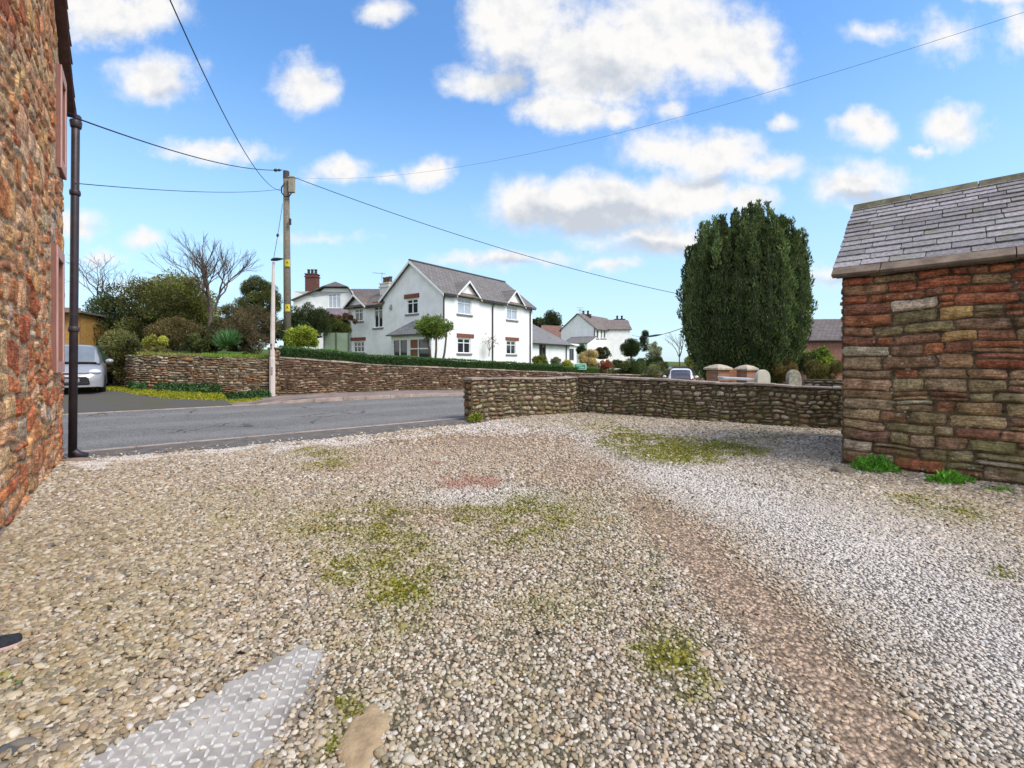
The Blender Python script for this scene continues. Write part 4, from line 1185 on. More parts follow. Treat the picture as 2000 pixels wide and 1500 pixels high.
POT_DARK = plain('sooty clay pot', (.05, .04, .038), .9, .3)
ROOFV = Vector((.589, .808, 0))
def build_white_house():
    A = Vector((-4.4, 30.0, 0)); eR = Vector((.589, .808, 0)).normalized(); eL = Vector((-.808, .589, 0)).normalized()
    fr, fl = Face(A, eR), Face(A, eL)
    h = thing('white_house', 'large white two storey house with tall gable and brick window heads behind the hedge', 'house', A + eL * 3 + UP * 1.0)
    LEN, GW, WING = 10.3, 5.85, 9.85
    ZE, ZR, Z0, ZW = 6.05, 8.28, .4, 5.75
    mid = 2.95
    # openings read off the front, in metres along each facade
    up1, up2 = fr.rect(894, 920.5, 583, 614), fr.rect(990, 1010, 598, 625)
    lo1, lo2 = fr.rect(894, 919, 661, 690), fr.rect(989.5, 1007.5, 666, 692)
    g1 = fl.rect(794.5, 816, 584, 613); st = fl.rect(730.5, 747, 596, 640); sm = fl.rect(693, 708.5, 603, 627.5); ll = fl.rect(690.5, 711, 667, 688)
    wall = MB()
    facade(wall, fr, 0, LEN, Z0, ZE, [up1, up2, lo1, lo2])
    ZG = 6.0
    facade(wall, fl, 0, GW, Z0, ZG, [g1])
    facade(wall, fl, GW, WING, Z0, ZW, [st, sm, ll])
    wall.poly([fl.at(0, ZG), fl.at(GW, ZG), fl.at(mid, ZR - .04)])
    wall.quad(fl.at(GW, ZW), fl.at(GW, ZW) + eR * 3, fl.at(GW, ZG) + eR * 3, fl.at(GW, ZG))
    # back and far sides
    wall.quad(fr.at(LEN, Z0), fr.at(LEN, Z0) + eL * GW, fr.at(LEN, ZE) + eL * GW, fr.at(LEN, ZE))
    wall.poly([fr.at(LEN, ZE), fr.at(LEN, ZE) + eL * GW, fr.at(LEN, ZR - .04) + eL * mid])
    wall.quad(fl.at(GW, Z0) + eR * LEN, fl.at(GW, Z0) + eR * 5, fl.at(GW, ZE) + eR * 5, fl.at(GW, ZE) + eR * LEN)
    wall.quad(fl.at(WING, Z0), fl.at(WING, Z0) + eR * 5.2, fl.at(WING, ZW) + eR * 5.2, fl.at(WING, ZW))
    wall.poly([fl.at(WING, ZW), fl.at(WING, ZW) + eR * 5.2, fl.at(WING, 7.35) + eR * 2.6])
    wall.quad(fl.at(WING, Z0) + eR * 5.2, fl.at(GW, Z0) + eR * 5.2, fl.at(GW, ZW) + eR * 5.2, fl.at(WING, ZW) + eR * 5.2)
    # faces under the gablets
    gab = []
    for (w, xa, xb, ya, ap, za_) in ((up1, 889, 935, 576, 550, 0), (up2, 986.5, 1021.5, 590, 568, 0)):
        ua, ub = fr.px(xa, ya)[0], fr.px(xb, ya)[0]; um = (ua + ub) / 2
        zr = fr.px((xa + xb) / 2, ap)[1]
        gab.append((ua, ub, ZE - .12, zr))
        wall.poly([fr.at(ua + .08, ZE - .05, .02), fr.at(ub - .08, ZE - .05, .02), fr.at(um, zr - .1, .02)])
    ua, ub = fl.px(719, 590)[0], fl.px(677, 596)[0]; um = (ua + ub) / 2; zsm = fl.px(697, 577)[1]
    gl = (ua, ub, ZW - .12, zsm)
    wall.poly([fl.at(ua + .08, ZW - .05, .02), fl.at(ub - .08, ZW - .05, .02), fl.at(um, zsm - .1, .02)])
    wall.build('wall', RENDER_W, h)
    for w, gl_ in ((up1, GLASS_PALE), (up2, GLASS_PALE), (lo1, GLASS), (lo2, GLASS)): window(fr, w, h, 2, .3, gl_)
    window(fl, g1, h, 2, .27); window(fl, st, h, 2, .22); window(fl, sm, h, 2, .3); window(fl, ll, h, 3, .45)
    for f, q in ((fr, (893, 924.5, 573, 582)), (fr, (988, 1013, 590, 597)), (fr, (892, 925, 652, 659.5)), (fr, (987, 1013, 659, 665)),
                 (fl, (790, 819, 574, 582.5)), (fl, (728, 748, 589, 595)), (fl, (691, 709, 595.5, 602)), (fl, (685.5, 714.5, 659, 665.5))):
        lintel(f, f.rect(*q), h)
    # roofs
    sinp = math.sin(math.atan2(ZR - ZE, mid))
    RM1 = roof_mat('brown grey slates', math.atan2(eR.y, eR.x), sinp, (.165, .15, .14), (.215, .195, .18), .26, .34)
    RM2 = roof_mat('brown wing slates', math.atan2(eL.y, eL.x), .5, (.15, .12, .10), (.20, .165, .14), .26, .34)
    rf = MB(); ov, fo, k = .26, .20, (ZR - ZE) / mid
    R0, R1 = fl.at(mid, ZR) - eR * fo, fl.at(mid, ZR) + eR * (LEN + .2)
    E0, E1 = fl.at(-ov, ZE - ov * k) - eR * fo, fl.at(-ov, ZE - ov * k) + eR * (LEN + .2)
    slab_roof(rf, [E0, E1, R1, R0])
    B0_, B1_ = fl.at(GW + ov, ZE - ov * k) - eR * fo, fl.at(GW + ov, ZE - ov * k) + eR * (LEN + .2)
    slab_roof(rf, [R0, R1, B1_, B0_])
    for g in gab: gable_prism(rf, fr, g[0], g[1], g[2], g[3], .22, -2.2, .1)
    rf.build('roof', RM1, h)
    rw = MB()
    kw = (7.35 - ZW) / 2.6
    slab_roof(rw, [fl.at(GW + .02, ZW - .3 * kw, .3), fl.at(WING + .3, ZW - .3 * kw, .3), fl.at(WING + .3, 7.35, -2.6), fl.at(GW - 1.6, 7.35, -2.6)])
    slab_roof(rw, [fl.at(GW + .02, ZW - .3 * kw, -5.5), fl.at(WING + .3, ZW - .3 * kw, -5.5), fl.at(WING + .3, 7.35, -2.6), fl.at(GW - 1.6, 7.35, -2.6)])
    gable_prism(rw, fl, gl[0], gl[1], gl[2], gl[3], .34, -1.9, .1)
    rw.build('roof', RM2, h)
    # white barge boards
    def barge(f, a, za, b, zb, d, w=.17):
        bb = MB(); p, q = f.at(a, za, d), f.at(b, zb, d)
        bb.slab([p, q, q - UP * w, p - UP * w], f.en * .04)
        bb.build('bargeboard', WHITE_PAINT, h)
    barge(fl, -ov, ZE - ov * k + .03, mid, ZR + .05, fo); barge(fl, GW + ov, ZE - ov * k + .03, mid, ZR + .05, fo)
    for g in gab:
        um = (g[0] + g[1]) / 2; s = (g[3] - g[2]) / (um - g[0])
        for e in (g[0] - .1, g[1] + .1): barge(fr, e, g[2] - .1 * s + .03, um, g[3] + .05, .22, .14)
    um = (gl[0] + gl[1]) / 2; s = (gl[3] - gl[2]) / (um - gl[0])
    for e in (gl[0] - .1, gl[1] + .1): barge(fl, e, gl[2] - .1 * s + .03, um, gl[3] + .05, .34, .14)
    rd = MB(); rd.tube([R0 + UP * .09, R1 + UP * .09], .09, 6); rd.build('ridge', plain('dark ridge tile', (.06, .06, .062), .7), h)
    # gutters and drainpipes
    for p, q in ((fr.at(-.1, ZE - .26, .24), fr.at(gab[0][0] - .1, ZE - .26, .24)), (fr.at(gab[0][1] + .15, ZE - .26, .24), fr.at(gab[1][0] - .1, ZE - .26, .24)),
                 (fr.at(gab[1][1] + .15, ZE - .26, .24), fr.at(LEN + .1, ZE - .26, .24)), (fl.at(GW + .35, ZW - .3, .32), fl.at(gl[0] - .1, ZW - .3, .32))):
        gu = MB(); gu.tube([p, q], .06, 6); gu.build('gutter', DARK_PIPE, h)
    for f, x, y, zt in ((fr, 865.5, 640, ZE - .28), (fr, 961, 640, ZE - .28), (fr, 1034.5, 640, ZE - .28), (fl, 685.5, 640, ZW - .3)):
        u = f.px(x, y)[0]
        m = MB(); m.tube([f.at(u, Z0, .07), f.at(u, zt - .25, .07), f.at(u, zt, .2)], .045, 8); m.build('drainpipe', DARK_PIPE if x != 685.5 else plain('grey pipe', (.3, .3, .3), .6), h)
    # alarm box, wall lamp
    u, z = fl.px(764.5, 599); m = MB(); fl.bar(m, u - .1, u + .1, z - .2, z, 0, .09); fl.bar(m, u - .07, u + .07, z + .02, z + .14, 0, .06); m.build('alarm_box', plain('grey alarm box', (.3, .3, .3), .5), h)
    # porch: lean-to slate roof on a glazed front
    pu0, pu1 = fl.px(838, 660)[0], fl.px(764, 660)[0]
    pd = 1.25; zt, zb = fl.px(805, 629)[1], fl.px(800, 657)[1]
    pm = MB()
    f2 = Face(fl.at(0, 0, pd), eL, fl.en)
    wz0, wz1 = .9, zb - .32
    u_ = lambda x: f2.px(x, 672)[0]
    bays = [(u_(839), u_(817.5), 'w'), (u_(816), u_(801), 'd'), (u_(795), u_(782), 'w'), (u_(780), u_(769), 'w')]
    holes = [(a, b, wz0, wz1) for a, b, _ in bays]
    pa, pb = bays[0][0] - .15, bays[-1][1] + .25
    facade(pm, f2, pa, pb, Z0, zb + .02, holes, rev=.06)
    for e, s_ in ((pa, -1), (pb, 1)):
        pm.quad(f2.at(e, Z0), fl.at(e, Z0, .004), fl.at(e, zb + .02, .004), f2.at(e, zb + .02))
    po = pm.build('porch', WHITE_PAINT, h)
    for a, b, kd in bays:
        g = MB(); g.quad(f2.at(a, wz0, -.05), f2.at(b, wz0, -.05), f2.at(b, wz1, -.05), f2.at(a, wz1, -.05))
        g.build('door' if kd == 'd' else 'porch_window', plain('varnished oak', (.22, .09, .04), .5, .2) if kd == 'd' else GLASS, po)
    pt = MB(); f2.bar(pt, bays[0][0], bays[1][1], wz1 - .62, wz1 - .54, -.04, .012); pt.build('transom', WHITE_PAINT, po)
    pr = MB()
    slab_roof(pr, [fl.at(pa - .2, zb - .03, pd + .25), fl.at(pb + .25, zb - .03, pd + .25), fl.at(pb - .75, zt, .02), fl.at(pa - .2, zt, .02)], .06)
    slab_roof(pr, [fl.at(pb + .25, zb - .03, pd + .25), fl.at(pb + .25, zb - .03, .02), fl.at(pb - .75, zt, .02), fl.at(pb - .7501, zt, .021)], .06)
    pr.build('porch_roof', roof_mat('grey porch slates', math.atan2(eL.y, eL.x), .55, (.15, .15, .155), (.19, .19, .195), .2, .3), po)
    # chimney with cowled pots
    cx = P(757, 545, 35.5)
    chimney(h, cx, (1.05, .6), 6.4, 7.4, RENDER_C, math.atan2(eL.y, eL.x), 3, plain('brown pot', (.13, .085, .055), .9, .3))
    m = MB(); a = P(746, 551, 35.2); m.tube([a, a + UP * .75], .02, 5); m.tube([a + UP * .7 - Vector((.7, 0, 0)), a + UP * .62 + Vector((.25, 0, 0))], .015, 5)
    for q in range(6): m.tube([a + UP * (.69 - q * .012) + Vector((-.6 + q * .16, -.2, 0)), a + UP * (.69 - q * .012) + Vector((-.6 + q * .16, .2, 0))], .01, 4)
    m.build('aerial', plain('aluminium', (.3, .3, .31), .4), h)
    return fr, LEN, eR, eL
FRONT, FLEN, eR, eL = build_white_house()

def build_annex():
    A = FRONT.at(FLEN + .06, 0, -.6)
    f = Face(A, eR)
    u1 = f.px(1112, 690)[0]; ze = f.px(1076, 669)[1]; zr = f.px(1041, 634)[1] + .35
    h = thing('white_garage', 'single storey white garage with hipped grey roof joined to the white house', 'garage', A + eR * 2)
    win = f.rect(1053, 1066.5, 673, 700)
    mb = MB(); facade(mb, f, 0, u1, .0, ze, [win])
    D = 5.0
    mb.quad(f.at(u1, 0), f.at(u1, 0) + eL * D, f.at(u1, ze) + eL * D, f.at(u1, ze))
    mb.quad(f.at(0, 0) + eL * D, f.at(u1, 0) + eL * D, f.at(u1, ze) + eL * D, f.at(0, ze) + eL * D)
    mb.build('wall', RENDER_W, h)
    window(f, win, h, 2, .0, GLASS, sill=True, frame_mat=plain('brown frame', (.12, .085, .06), .6))
    rf = MB(); o = .3; k = (zr - ze) / (D / 2); zo = ze - o * k
    r0, r1 = f.at(0, zr) + eL * D / 2, f.at(max(u1 - D / 2, .8), zr) + eL * D / 2
    slab_roof(rf, [f.at(0, zo, o), f.at(u1 + o, zo, o), r1, r0])
    slab_roof(rf, [f.at(u1 + o, zo, o), f.at(u1 + o, zo) + eL * (D + o), r1, r1 + eL * .001])
    slab_roof(rf, [f.at(0, zo) + eL * (D + o), f.at(u1 + o, zo) + eL * (D + o), r1, r0])
    rf.build('roof', roof_mat('pale grey slates', math.atan2(eR.y, eR.x), .5, (.20, .19, .185), (.25, .24, .235), .24, .3), h)
    m = MB(); f2 = f
    m.tube([f.at(-.05, zo + .03, o + .04), f.at(u1 + .3, zo + .03, o + .04)], .06, 6); m.build('gutter', DARK_PIPE, h)
    m = MB(); u = f.px(1105, 690)[0]; m.tube([f.at(u, 0, .07), f.at(u, ze - .1, .07)], .045, 6); m.build('drainpipe', DARK_PIPE, h)
    # glazed link at the far end
    g = Face(f.at(u1 + .05, 0, -.5), eR)
    h2 = thing('garden_room', 'small flat roofed white garden room with tall glazed door beside the garage', 'garden room', g.at(.8, .3))
    ub = g.px(1126, 690)[0]; zt = g.px(1118, 675)[1]
    wn = g.rect(1111, 1121, 681, 704)
    mb = MB(); facade(mb, g, 0, ub, .0, zt, [wn]); mb.quad(g.at(ub, 0), g.at(ub, 0, -2.5), g.at(ub, zt, -2.5), g.at(ub, zt)); g.bar(mb, -.1, ub + .15, zt, zt + .18, -2.6, .2)
    mb.build('wall', RENDER_W, h2)
    window(g, wn, h2, 2, 0, GLASS, sill=False, frame_mat=plain('grey frame', (.16, .17, .19), .5))
build_annex()

def build_far_house():
    Y0 = 56.0
    K = P(1163, 660, Y0)
    eL2 = Vector((-.80, .60, 0)).normalized(); eR2 = Vector((.60, .80, 0)).normalized()
    fl, fr = Face(K, eL2), Face(K, eR2)
    h = thing('far_white_house', 'distant white house with a broad blank gable, beyond the white garage', 'house', (K.x, K.y, .6))
    ug = fl.px(1096, 660)[0]; ze = fl.px(1163, 641)[1]; zr = fl.px(1129, 613)[1]; Z0 = -.2
    ur = fr.px(1184, 660)[0]
    mb = MB()
    facade(mb, fl, 0, ug, Z0, ze); mb.poly([fl.at(0, ze - .001), fl.at(ug, ze - .001), fl.at(ug / 2, zr - .05)])
    wins = [fr.rect(a, b, 644.5, 661) for a, b in ((1165, 1169.5), (1173.3, 1176.5), (1179, 1183))]
    facade(mb, fr, 0, ur, Z0, ze, wins, rev=.08)
    # cross wing
    K2 = fr.at(ur + .003, 0); f3 = Face(K2, (1, .12, 0)); u3 = f3.px(1231, 670)[0]; ze2 = f3.px(1210, 643)[1]; zr2 = f3.px(1210, 625.5)[1] + .25
    facade(mb, f3, 0, u3, Z0, ze2)
    K3 = f3.at(u3, 0); e4 = Vector((.18, 1, 0)).normalized(); f4 = Face(K3, e4); D4 = 6.0
    facade(mb, f4, 0, D4, Z0, ze2, [f4.rect(1236, 1240, 645, 660)] if False else [])
    mb.poly([f4.at(0, ze2), f4.at(D4, ze2), f4.at(D4 / 2, zr2)])
    mb.build('wall', RENDER_W, h)
    for w in wins: window(fr, w, h, 1, 0, GLASS, t=.06)
    RM = roof_mat('far brown slates', math.atan2(eR2.y, eR2.x), .55, (.17, .135, .12), (.22, .175, .155), .3, .4)
    rf = MB(); o = .25
    k = (zr - ze) / (ug / 2)
    for s_, e in ((0, -o), (1, ug + o)):
        slab_roof(rf, [fl.at(e, ze - o * k, .15), fl.at(e, ze - o * k, -(ur + 5)), fl.at(ug / 2, zr, -(ur + 5)), fl.at(ug / 2, zr, .15)], .08)
    rf.build('roof', RM, h)
    rf = MB(); k2 = (zr2 - ze2) / (D4 / 2)
    slab_roof(rf, [f3.at(-.0, ze2 - .2 * k2, .2), f3.at(u3 + .15, ze2 - .2 * k2, .2), f4.at(D4 / 2, zr2, .15), f3.at(-2.0, zr2, -D4 / 2)], .08)
    slab_roof(rf, [f3.at(-2.0, zr2, -D4 / 2), f4.at(D4 / 2, zr2, .15), f4.at(D4 + .2, ze2 - .2 * k2, .15), f3.at(0, ze2 - .2 * k2, -D4 - .4)], .08)
    rf.build('roof', roof_mat('far wing slates', math.atan2(.12, 1), .55, (.17, .135, .12), (.22, .175, .155), .3, .4), h)
    chimney(h, P(1144, 615, Y0 + 3), (1.2, .8), 6.2, CH + (HOR - 613) / FPX * (Y0 + 3) - .15, plain('dark brick', (.07, .055, .05), .9), 0, 2, POT_DARK)
    chimney(h, P(1210, 625, Y0 + 7), (1.3, .8), 6.2, CH + (HOR - 623) / FPX * (Y0 + 7) - .1, plain('dark brick', (.07, .055, .05), .9), 0, 2, POT_DARK)
    for x, y0, y1 in ((1133, 601, 616), (1136.5, 607, 617)):
        m = MB(); a = P(x, y1, Y0 + 2); b = P(x, y0, Y0 + 2); m.tube([a, b], .03, 5); m.tube([b - Vector((.5, 0, 0)), b + Vector((.5, 0, 0))], .02, 4); m.tube([b - Vector((.3, 0, .3)), b + Vector((.4, 0, -.25))], .02, 4)
        m.build('aerial', plain('aluminium mast', (.25, .25, .26), .5), h)
    m = MB(); m.tube([fl.at(.1, Z0, .06), fl.at(.1, ze, .06)], .05, 6); m.build('drainpipe', DARK_PIPE, h)
    # lean-to in front of the gable
    l = Face(fl.at(0, 0, 2.2), eL2, fl.en)
    ua, ub = l.px(1147, 680)[0], l.px(1098, 680)[0]
    zt, zl = l.px(1122, 657)[1], l.px(1122, 671)[1]
    h2 = thing('white_extension', 'low white lean-to extension against the blank gable of the distant white house', 'extension', l.at(ua + 1, .6))
    mb = MB(); facade(mb, l, ua, ub, Z0, zl); q = Vector(fl.en) * -2.19
    mb.poly([l.at(ua, Z0), l.at(ua, zl), l.at(ua, zt) + q, l.at(ua, Z0) + q]); mb.build('wall', RENDER_W, h2)
    rf = MB(); slab_roof(rf, [l.at(ua - .1, zl - .05, .2), l.at(ub, zl - .05, .2), l.at(ub, zt, -2.15), l.at(ua - .1, zt, -2.15)], .08); rf.build('roof', roof_mat('lean-to slates', math.atan2(eL2.y, eL2.x), .4, (.18, .17, .165), (.22, .21, .205), .25, .3), h2)
build_far_house()

def build_back_house():
    Y0 = 44.0
    e1 = Vector((1, .04, 0)).normalized()
    K = P(612, 620, Y0); f = Face(K, e1)
    h = thing('half_hipped_house', 'white house with half hipped brown roof, solar panel and brick chimney', 'house', (K.x, K.y, 2))
    uR = f.px(690, 600)[0]; uL = f.px(573, 600)[0]; Z0 = 1.6
    ze = f.px(690, 583)[1]; zk = f.px(640, 563)[1]; zr = f.px(644, 546)[1]
    ua, ub = f.px(634, 564)[0], f.px(679, 566)[0]; zel = f.px(590, 586)[1]
    win = f.rect(641, 665, 573, 602)
    mb = MB()
    facade(mb, f, uL, uR, Z0, win[3] + .15, [win])
    zt = win[3] + .15
    mb.poly([f.at(uL, zt), f.at(uR, zt), f.at(uR, max(ze, zt + .02)), f.at(ub, zk), f.at(ua, zk), f.at(f.px(612, 580)[0], f.px(612, 581)[1]), f.at(uL, zt + .02)])
    D = 7.0
    mb.quad(f.at(uR, Z0), f.at(uR, Z0, -D), f.at(uR, ze, -D), f.at(uR, ze)); mb.quad(f.at(uL, Z0), f.at(uL, Z0, -D), f.at(uL, zt, -D), f.at(uL, zt))
    mb.build('wall', RENDER_W, h)
    window(f, win, h, 3, .25, GLASS_PALE)
    rf = MB(); d0 = .35
    apex = f.at(f.px(644, 546)[0], zr, -1.6); back = f.at(f.px(644, 546)[0], zr, -D)
    eLft = f.at(f.px(571, 588)[0], f.px(571, 588)[1], d0); eLb = f.at(f.px(571, 588)[0], f.px(571, 588)[1], -D)
    kA, kB = f.at(ua - .1, zk + .05, d0), f.at(ub + .1, zk + .05, d0)
    eR_ = f.at(uR + .3, ze - .2, d0); eRb = f.at(uR + .3, ze - .2, -D)
    for pts in ([kA, kB, apex], [eLft, kA, apex, back, eLb], [eR_, eRb, back, apex, kB]):
        slab_roof(rf, pts, .09)
    # long rear roof running right
    a = f.at(uR - 1.0, f.px(660, 556)[1], -3.0); b = P(760, 566, Y0 + 6)
    a2, b2 = P(668, 570, Y0 + .5), P(775, 600, Y0 + 2.5)
    slab_roof(rf, [a2, b2, b, a], .09)
    rf.build('roof', roof_mat('brown plain tiles', 0, .6, (.125, .10, .09), (.17, .135, .12), .2, .25), h)
    m = MB(); p = lambda x, y, d: f.at(f.px(x, y)[0], f.px(x, y)[1] + .16, d)
    m.slab([p(588, 583, -.4), p(605, 578, -.4), p(618, 566, -2.2), p(603, 571, -2.2)], (0, 0, .06)); m.build('solar_panel', plain('glossy solar glass', (.30, .33, .37), .12, .1, 3, .6), h)
    c = P(610, 540, Y0 + 2.5)
    chimney(h, c, (1.1, .8), 6.0, CH + (HOR - 537) / FPX * (Y0 + 2.5), brick_mat('dark red chimney brick', 0, (.13, .05, .04), (.18, .07, .055), (.12, .1, .09)), 0, 3, POT_DARK)
    # plum tiled low roof below the window
    lo = thing('tiled_outbuilding', 'low building with a purple grey tiled roof below the white half hipped house', 'outbuilding', P(662, 640, 40))
    m = MB(); slab_roof(m, [P(630, 628, 38), P(700, 634, 38), P(700, 606, 41), P(638, 606, 41)], .1)
    m.build('roof', roof_mat('purple tiles', 0, .6, (.19, .145, .16), (.24, .19, .205), .25, .3), lo)
    m = MB(); a, b = P(636, 628, 38.3), P(697, 633, 38.3); m.slab([a + Vector((0, 0, -3)), b + Vector((0, 0, -3)), b, a], (0, 3, 0)); m.build('wall', plain('red earth brick', (.20, .085, .06), .9, .2), lo)
build_back_house()

def build_brick_building():
    Y0 = 34.0
    f = Face(P(1572, 690, Y0), (1, -.1, 0))
    h = thing('brick_building', 'red brick building with brown slate roof between the yew tree and stone shed', 'building', P(1620, 700, Y0))
    u1 = f.px(1760, 690)[0]; ze = f.px(1600, 663)[1]; zr = f.px(1605, 632)[1] + .5
    mb = MB(); facade(mb, f, 0, u1, -1, ze); mb.quad(f.at(0, -1), f.at(0, -1, -6), f.at(0, ze, -6), f.at(0, ze)); mb.poly([f.at(0, ze), f.at(0, ze, -6), f.at(0, zr, -3)])
    mb.build('wall', brick_mat('red brick', -.1, (.27, .105, .075), (.34, .15, .105), (.3, .24, .2)), h)
    rf = MB(); slab_roof(rf, [f.at(-.15, ze - .1, .25), f.at(u1, ze - .1, .25), f.at(u1, zr, -3), f.at(-.15, zr, -3)], .09); slab_roof(rf, [f.at(-.15, ze - .1, -6.25), f.at(u1, ze - .1, -6.25), f.at(u1, zr, -3), f.at(-.15, zr, -3)], .09)
    rf.build('roof', roof_mat('dark brown slates', -.1, .5, (.125, .10, .092), (.165, .135, .12), .25, .32), h)
    g = MB(); g.tube([f.at(-.1, ze - .1, .3), f.at(u1, ze - .1, .3)], .07, 6); g.build('gutter', DARK_PIPE, h)
    # red roof far behind the garage
    r = thing('red_roofed_house', 'distant red tiled roof showing between the garage and the far white house', 'house', P(1080, 650, 70))
    m = MB(); slab_roof(m, [P(1050, 660, 68), P(1110, 662, 68), P(1097, 638, 72), P(1058, 636, 72)], .1); m.build('roof', roof_mat('red tiles', 0, .6, (.20, .105, .08), (.25, .14, .105), .3, .3), r)
    m = MB(); a, b = P(1052, 660, 68.5), P(1108, 662, 68.5); m.slab([a - UP * 4, b - UP * 4, b, a], (0, 5, 0)); m.build('wall', RENDER_W, r)
build_brick_building()
# ------------------------------------------------------------ foliage
def orient(dirs, roll):
    d = dirs / np.maximum(np.linalg.norm(dirs, axis=1, keepdims=True), 1e-6)
    a = np.where(abs(d[:, 2:3]) < .9, np.array([[0, 0, 1.]]), np.array([[1., 0, 0]]))
    s = np.cross(d, a); s /= np.linalg.norm(s, axis=1, keepdims=True)
    u = np.cross(d, s)
    return d, s * np.cos(roll)[:, None] + u * np.sin(roll)[:, None]

def leaf_mesh(name, pts, dirs, length, width, cols, mat=None, parent=None, jit=.5):
    """many small pointed leaves: one folded quad each, growing along dirs"""
    N = len(pts)
    d = dirs + rng.normal(0, jit, (N, 3))
    d, s = orient(d, rng.uniform(0, 6.283, N))
    L = (np.broadcast_to(length, N) * np.exp(rng.normal(0, .25, N)))[:, None]; Wd = (np.broadcast_to(width, N) * np.exp(rng.normal(0, .2, N)))[:, None]
    nrm = np.cross(d, s)
    V = np.stack([pts, pts + d * L * .45 + s * Wd * .5 + nrm * L * .06, pts + d * L, pts + d * L * .45 - s * Wd * .5 + nrm * L * .06], 1).reshape(-1, 3)
    C = np.repeat(cols, 4, 0)
    return fast_mesh(name, V, np.arange(N * 4).reshape(N, 4), C, mat or LEAF, parent)

def tone(base, N, var=.28, tips=None, ptips=.15):
    c = np.asarray(base)[None, :] * 1.5 * np.exp(rng.normal(0, var, (N, 1))) * np.exp(rng.normal(0, .08, (N, 3)))
    if tips is not None:
        k = rng.random(N) < ptips
        c[k] = np.asarray(tips)[None, :] * np.exp(rng.normal(0, .2, (k.sum(), 1)))
    return np.clip(c, .002, .8)

def lumps(c, r, n, rl, flat=0.0, seed=0):
    """clump centres spread over and inside an ellipsoid"""
    q = rng.normal(0, 1, (n, 3)); q /= np.linalg.norm(q, axis=1, keepdims=True)
    q *= rng.uniform(.45, .95, (n, 1)) ** .6
    q[:, 2] = np.where(q[:, 2] < 0, q[:, 2] * (1 - flat), q[:, 2])
    return np.asarray(c) + q * np.asarray(r), np.exp(rng.normal(0, .2, n)) * rl

def bush(name, label, cat, c, r, n, base, leaf=(.09, .045), lump_n=26, lump_r=.38, tips=None, ptips=.15, flat=.4, group=None, core=True, stem=None, jit=.6, var=.28, up=.25, lab2=None, mat=None):
    c = Vector(c); r = np.asarray(r, float)
    z0 = c.z - r[2] * (1 - flat * .6)
    root = thing(name, label, cat, (c.x, c.y, z0), group)
    cs, rs = lumps(c[:], r * .85, lump_n, lump_r * r.min())
    n = int(n * 2.1); w = rs ** 2; k = rng.choice(len(cs), n, p=w / w.sum())
    q = rng.normal(0, 1, (n, 3)); q /= np.linalg.norm(q, axis=1, keepdims=True)
    pts = cs[k] + q * (rs[k] * rng.uniform(.55, 1.08, n))[:, None]
    out = pts - np.asarray(c[:]); out /= np.maximum(np.linalg.norm(out, axis=1, keepdims=True), 1e-6)
    lt = np.exp(rng.normal(0, .22, len(cs)))           # each clump a shade of its own
    cols = tone(base, n, var, tips, ptips) * lt[k][:, None]
    pts[:, 2] = np.maximum(pts[:, 2], z0)
    leaf_mesh('foliage', pts, q * .6 + out * .6 + np.array([0, 0, up]), leaf[0], leaf[1], cols, mat, root, jit)
    if core:
        mb = MB(); mb.ball(c[:], r * .30, 14, 10, tuple(np.asarray(base) * .9), lump=.5, seed=int(abs(c.x * 7)) + 3); mb.build('branches', LEAF, root, smooth=True)
    if stem:
        mb = MB(); mb.tube([(c.x, c.y, stem), (c.x + .02, c.y, c.z)], [.09, .06], 7); mb.build('trunk', BARK, root, smooth=True)
    return root

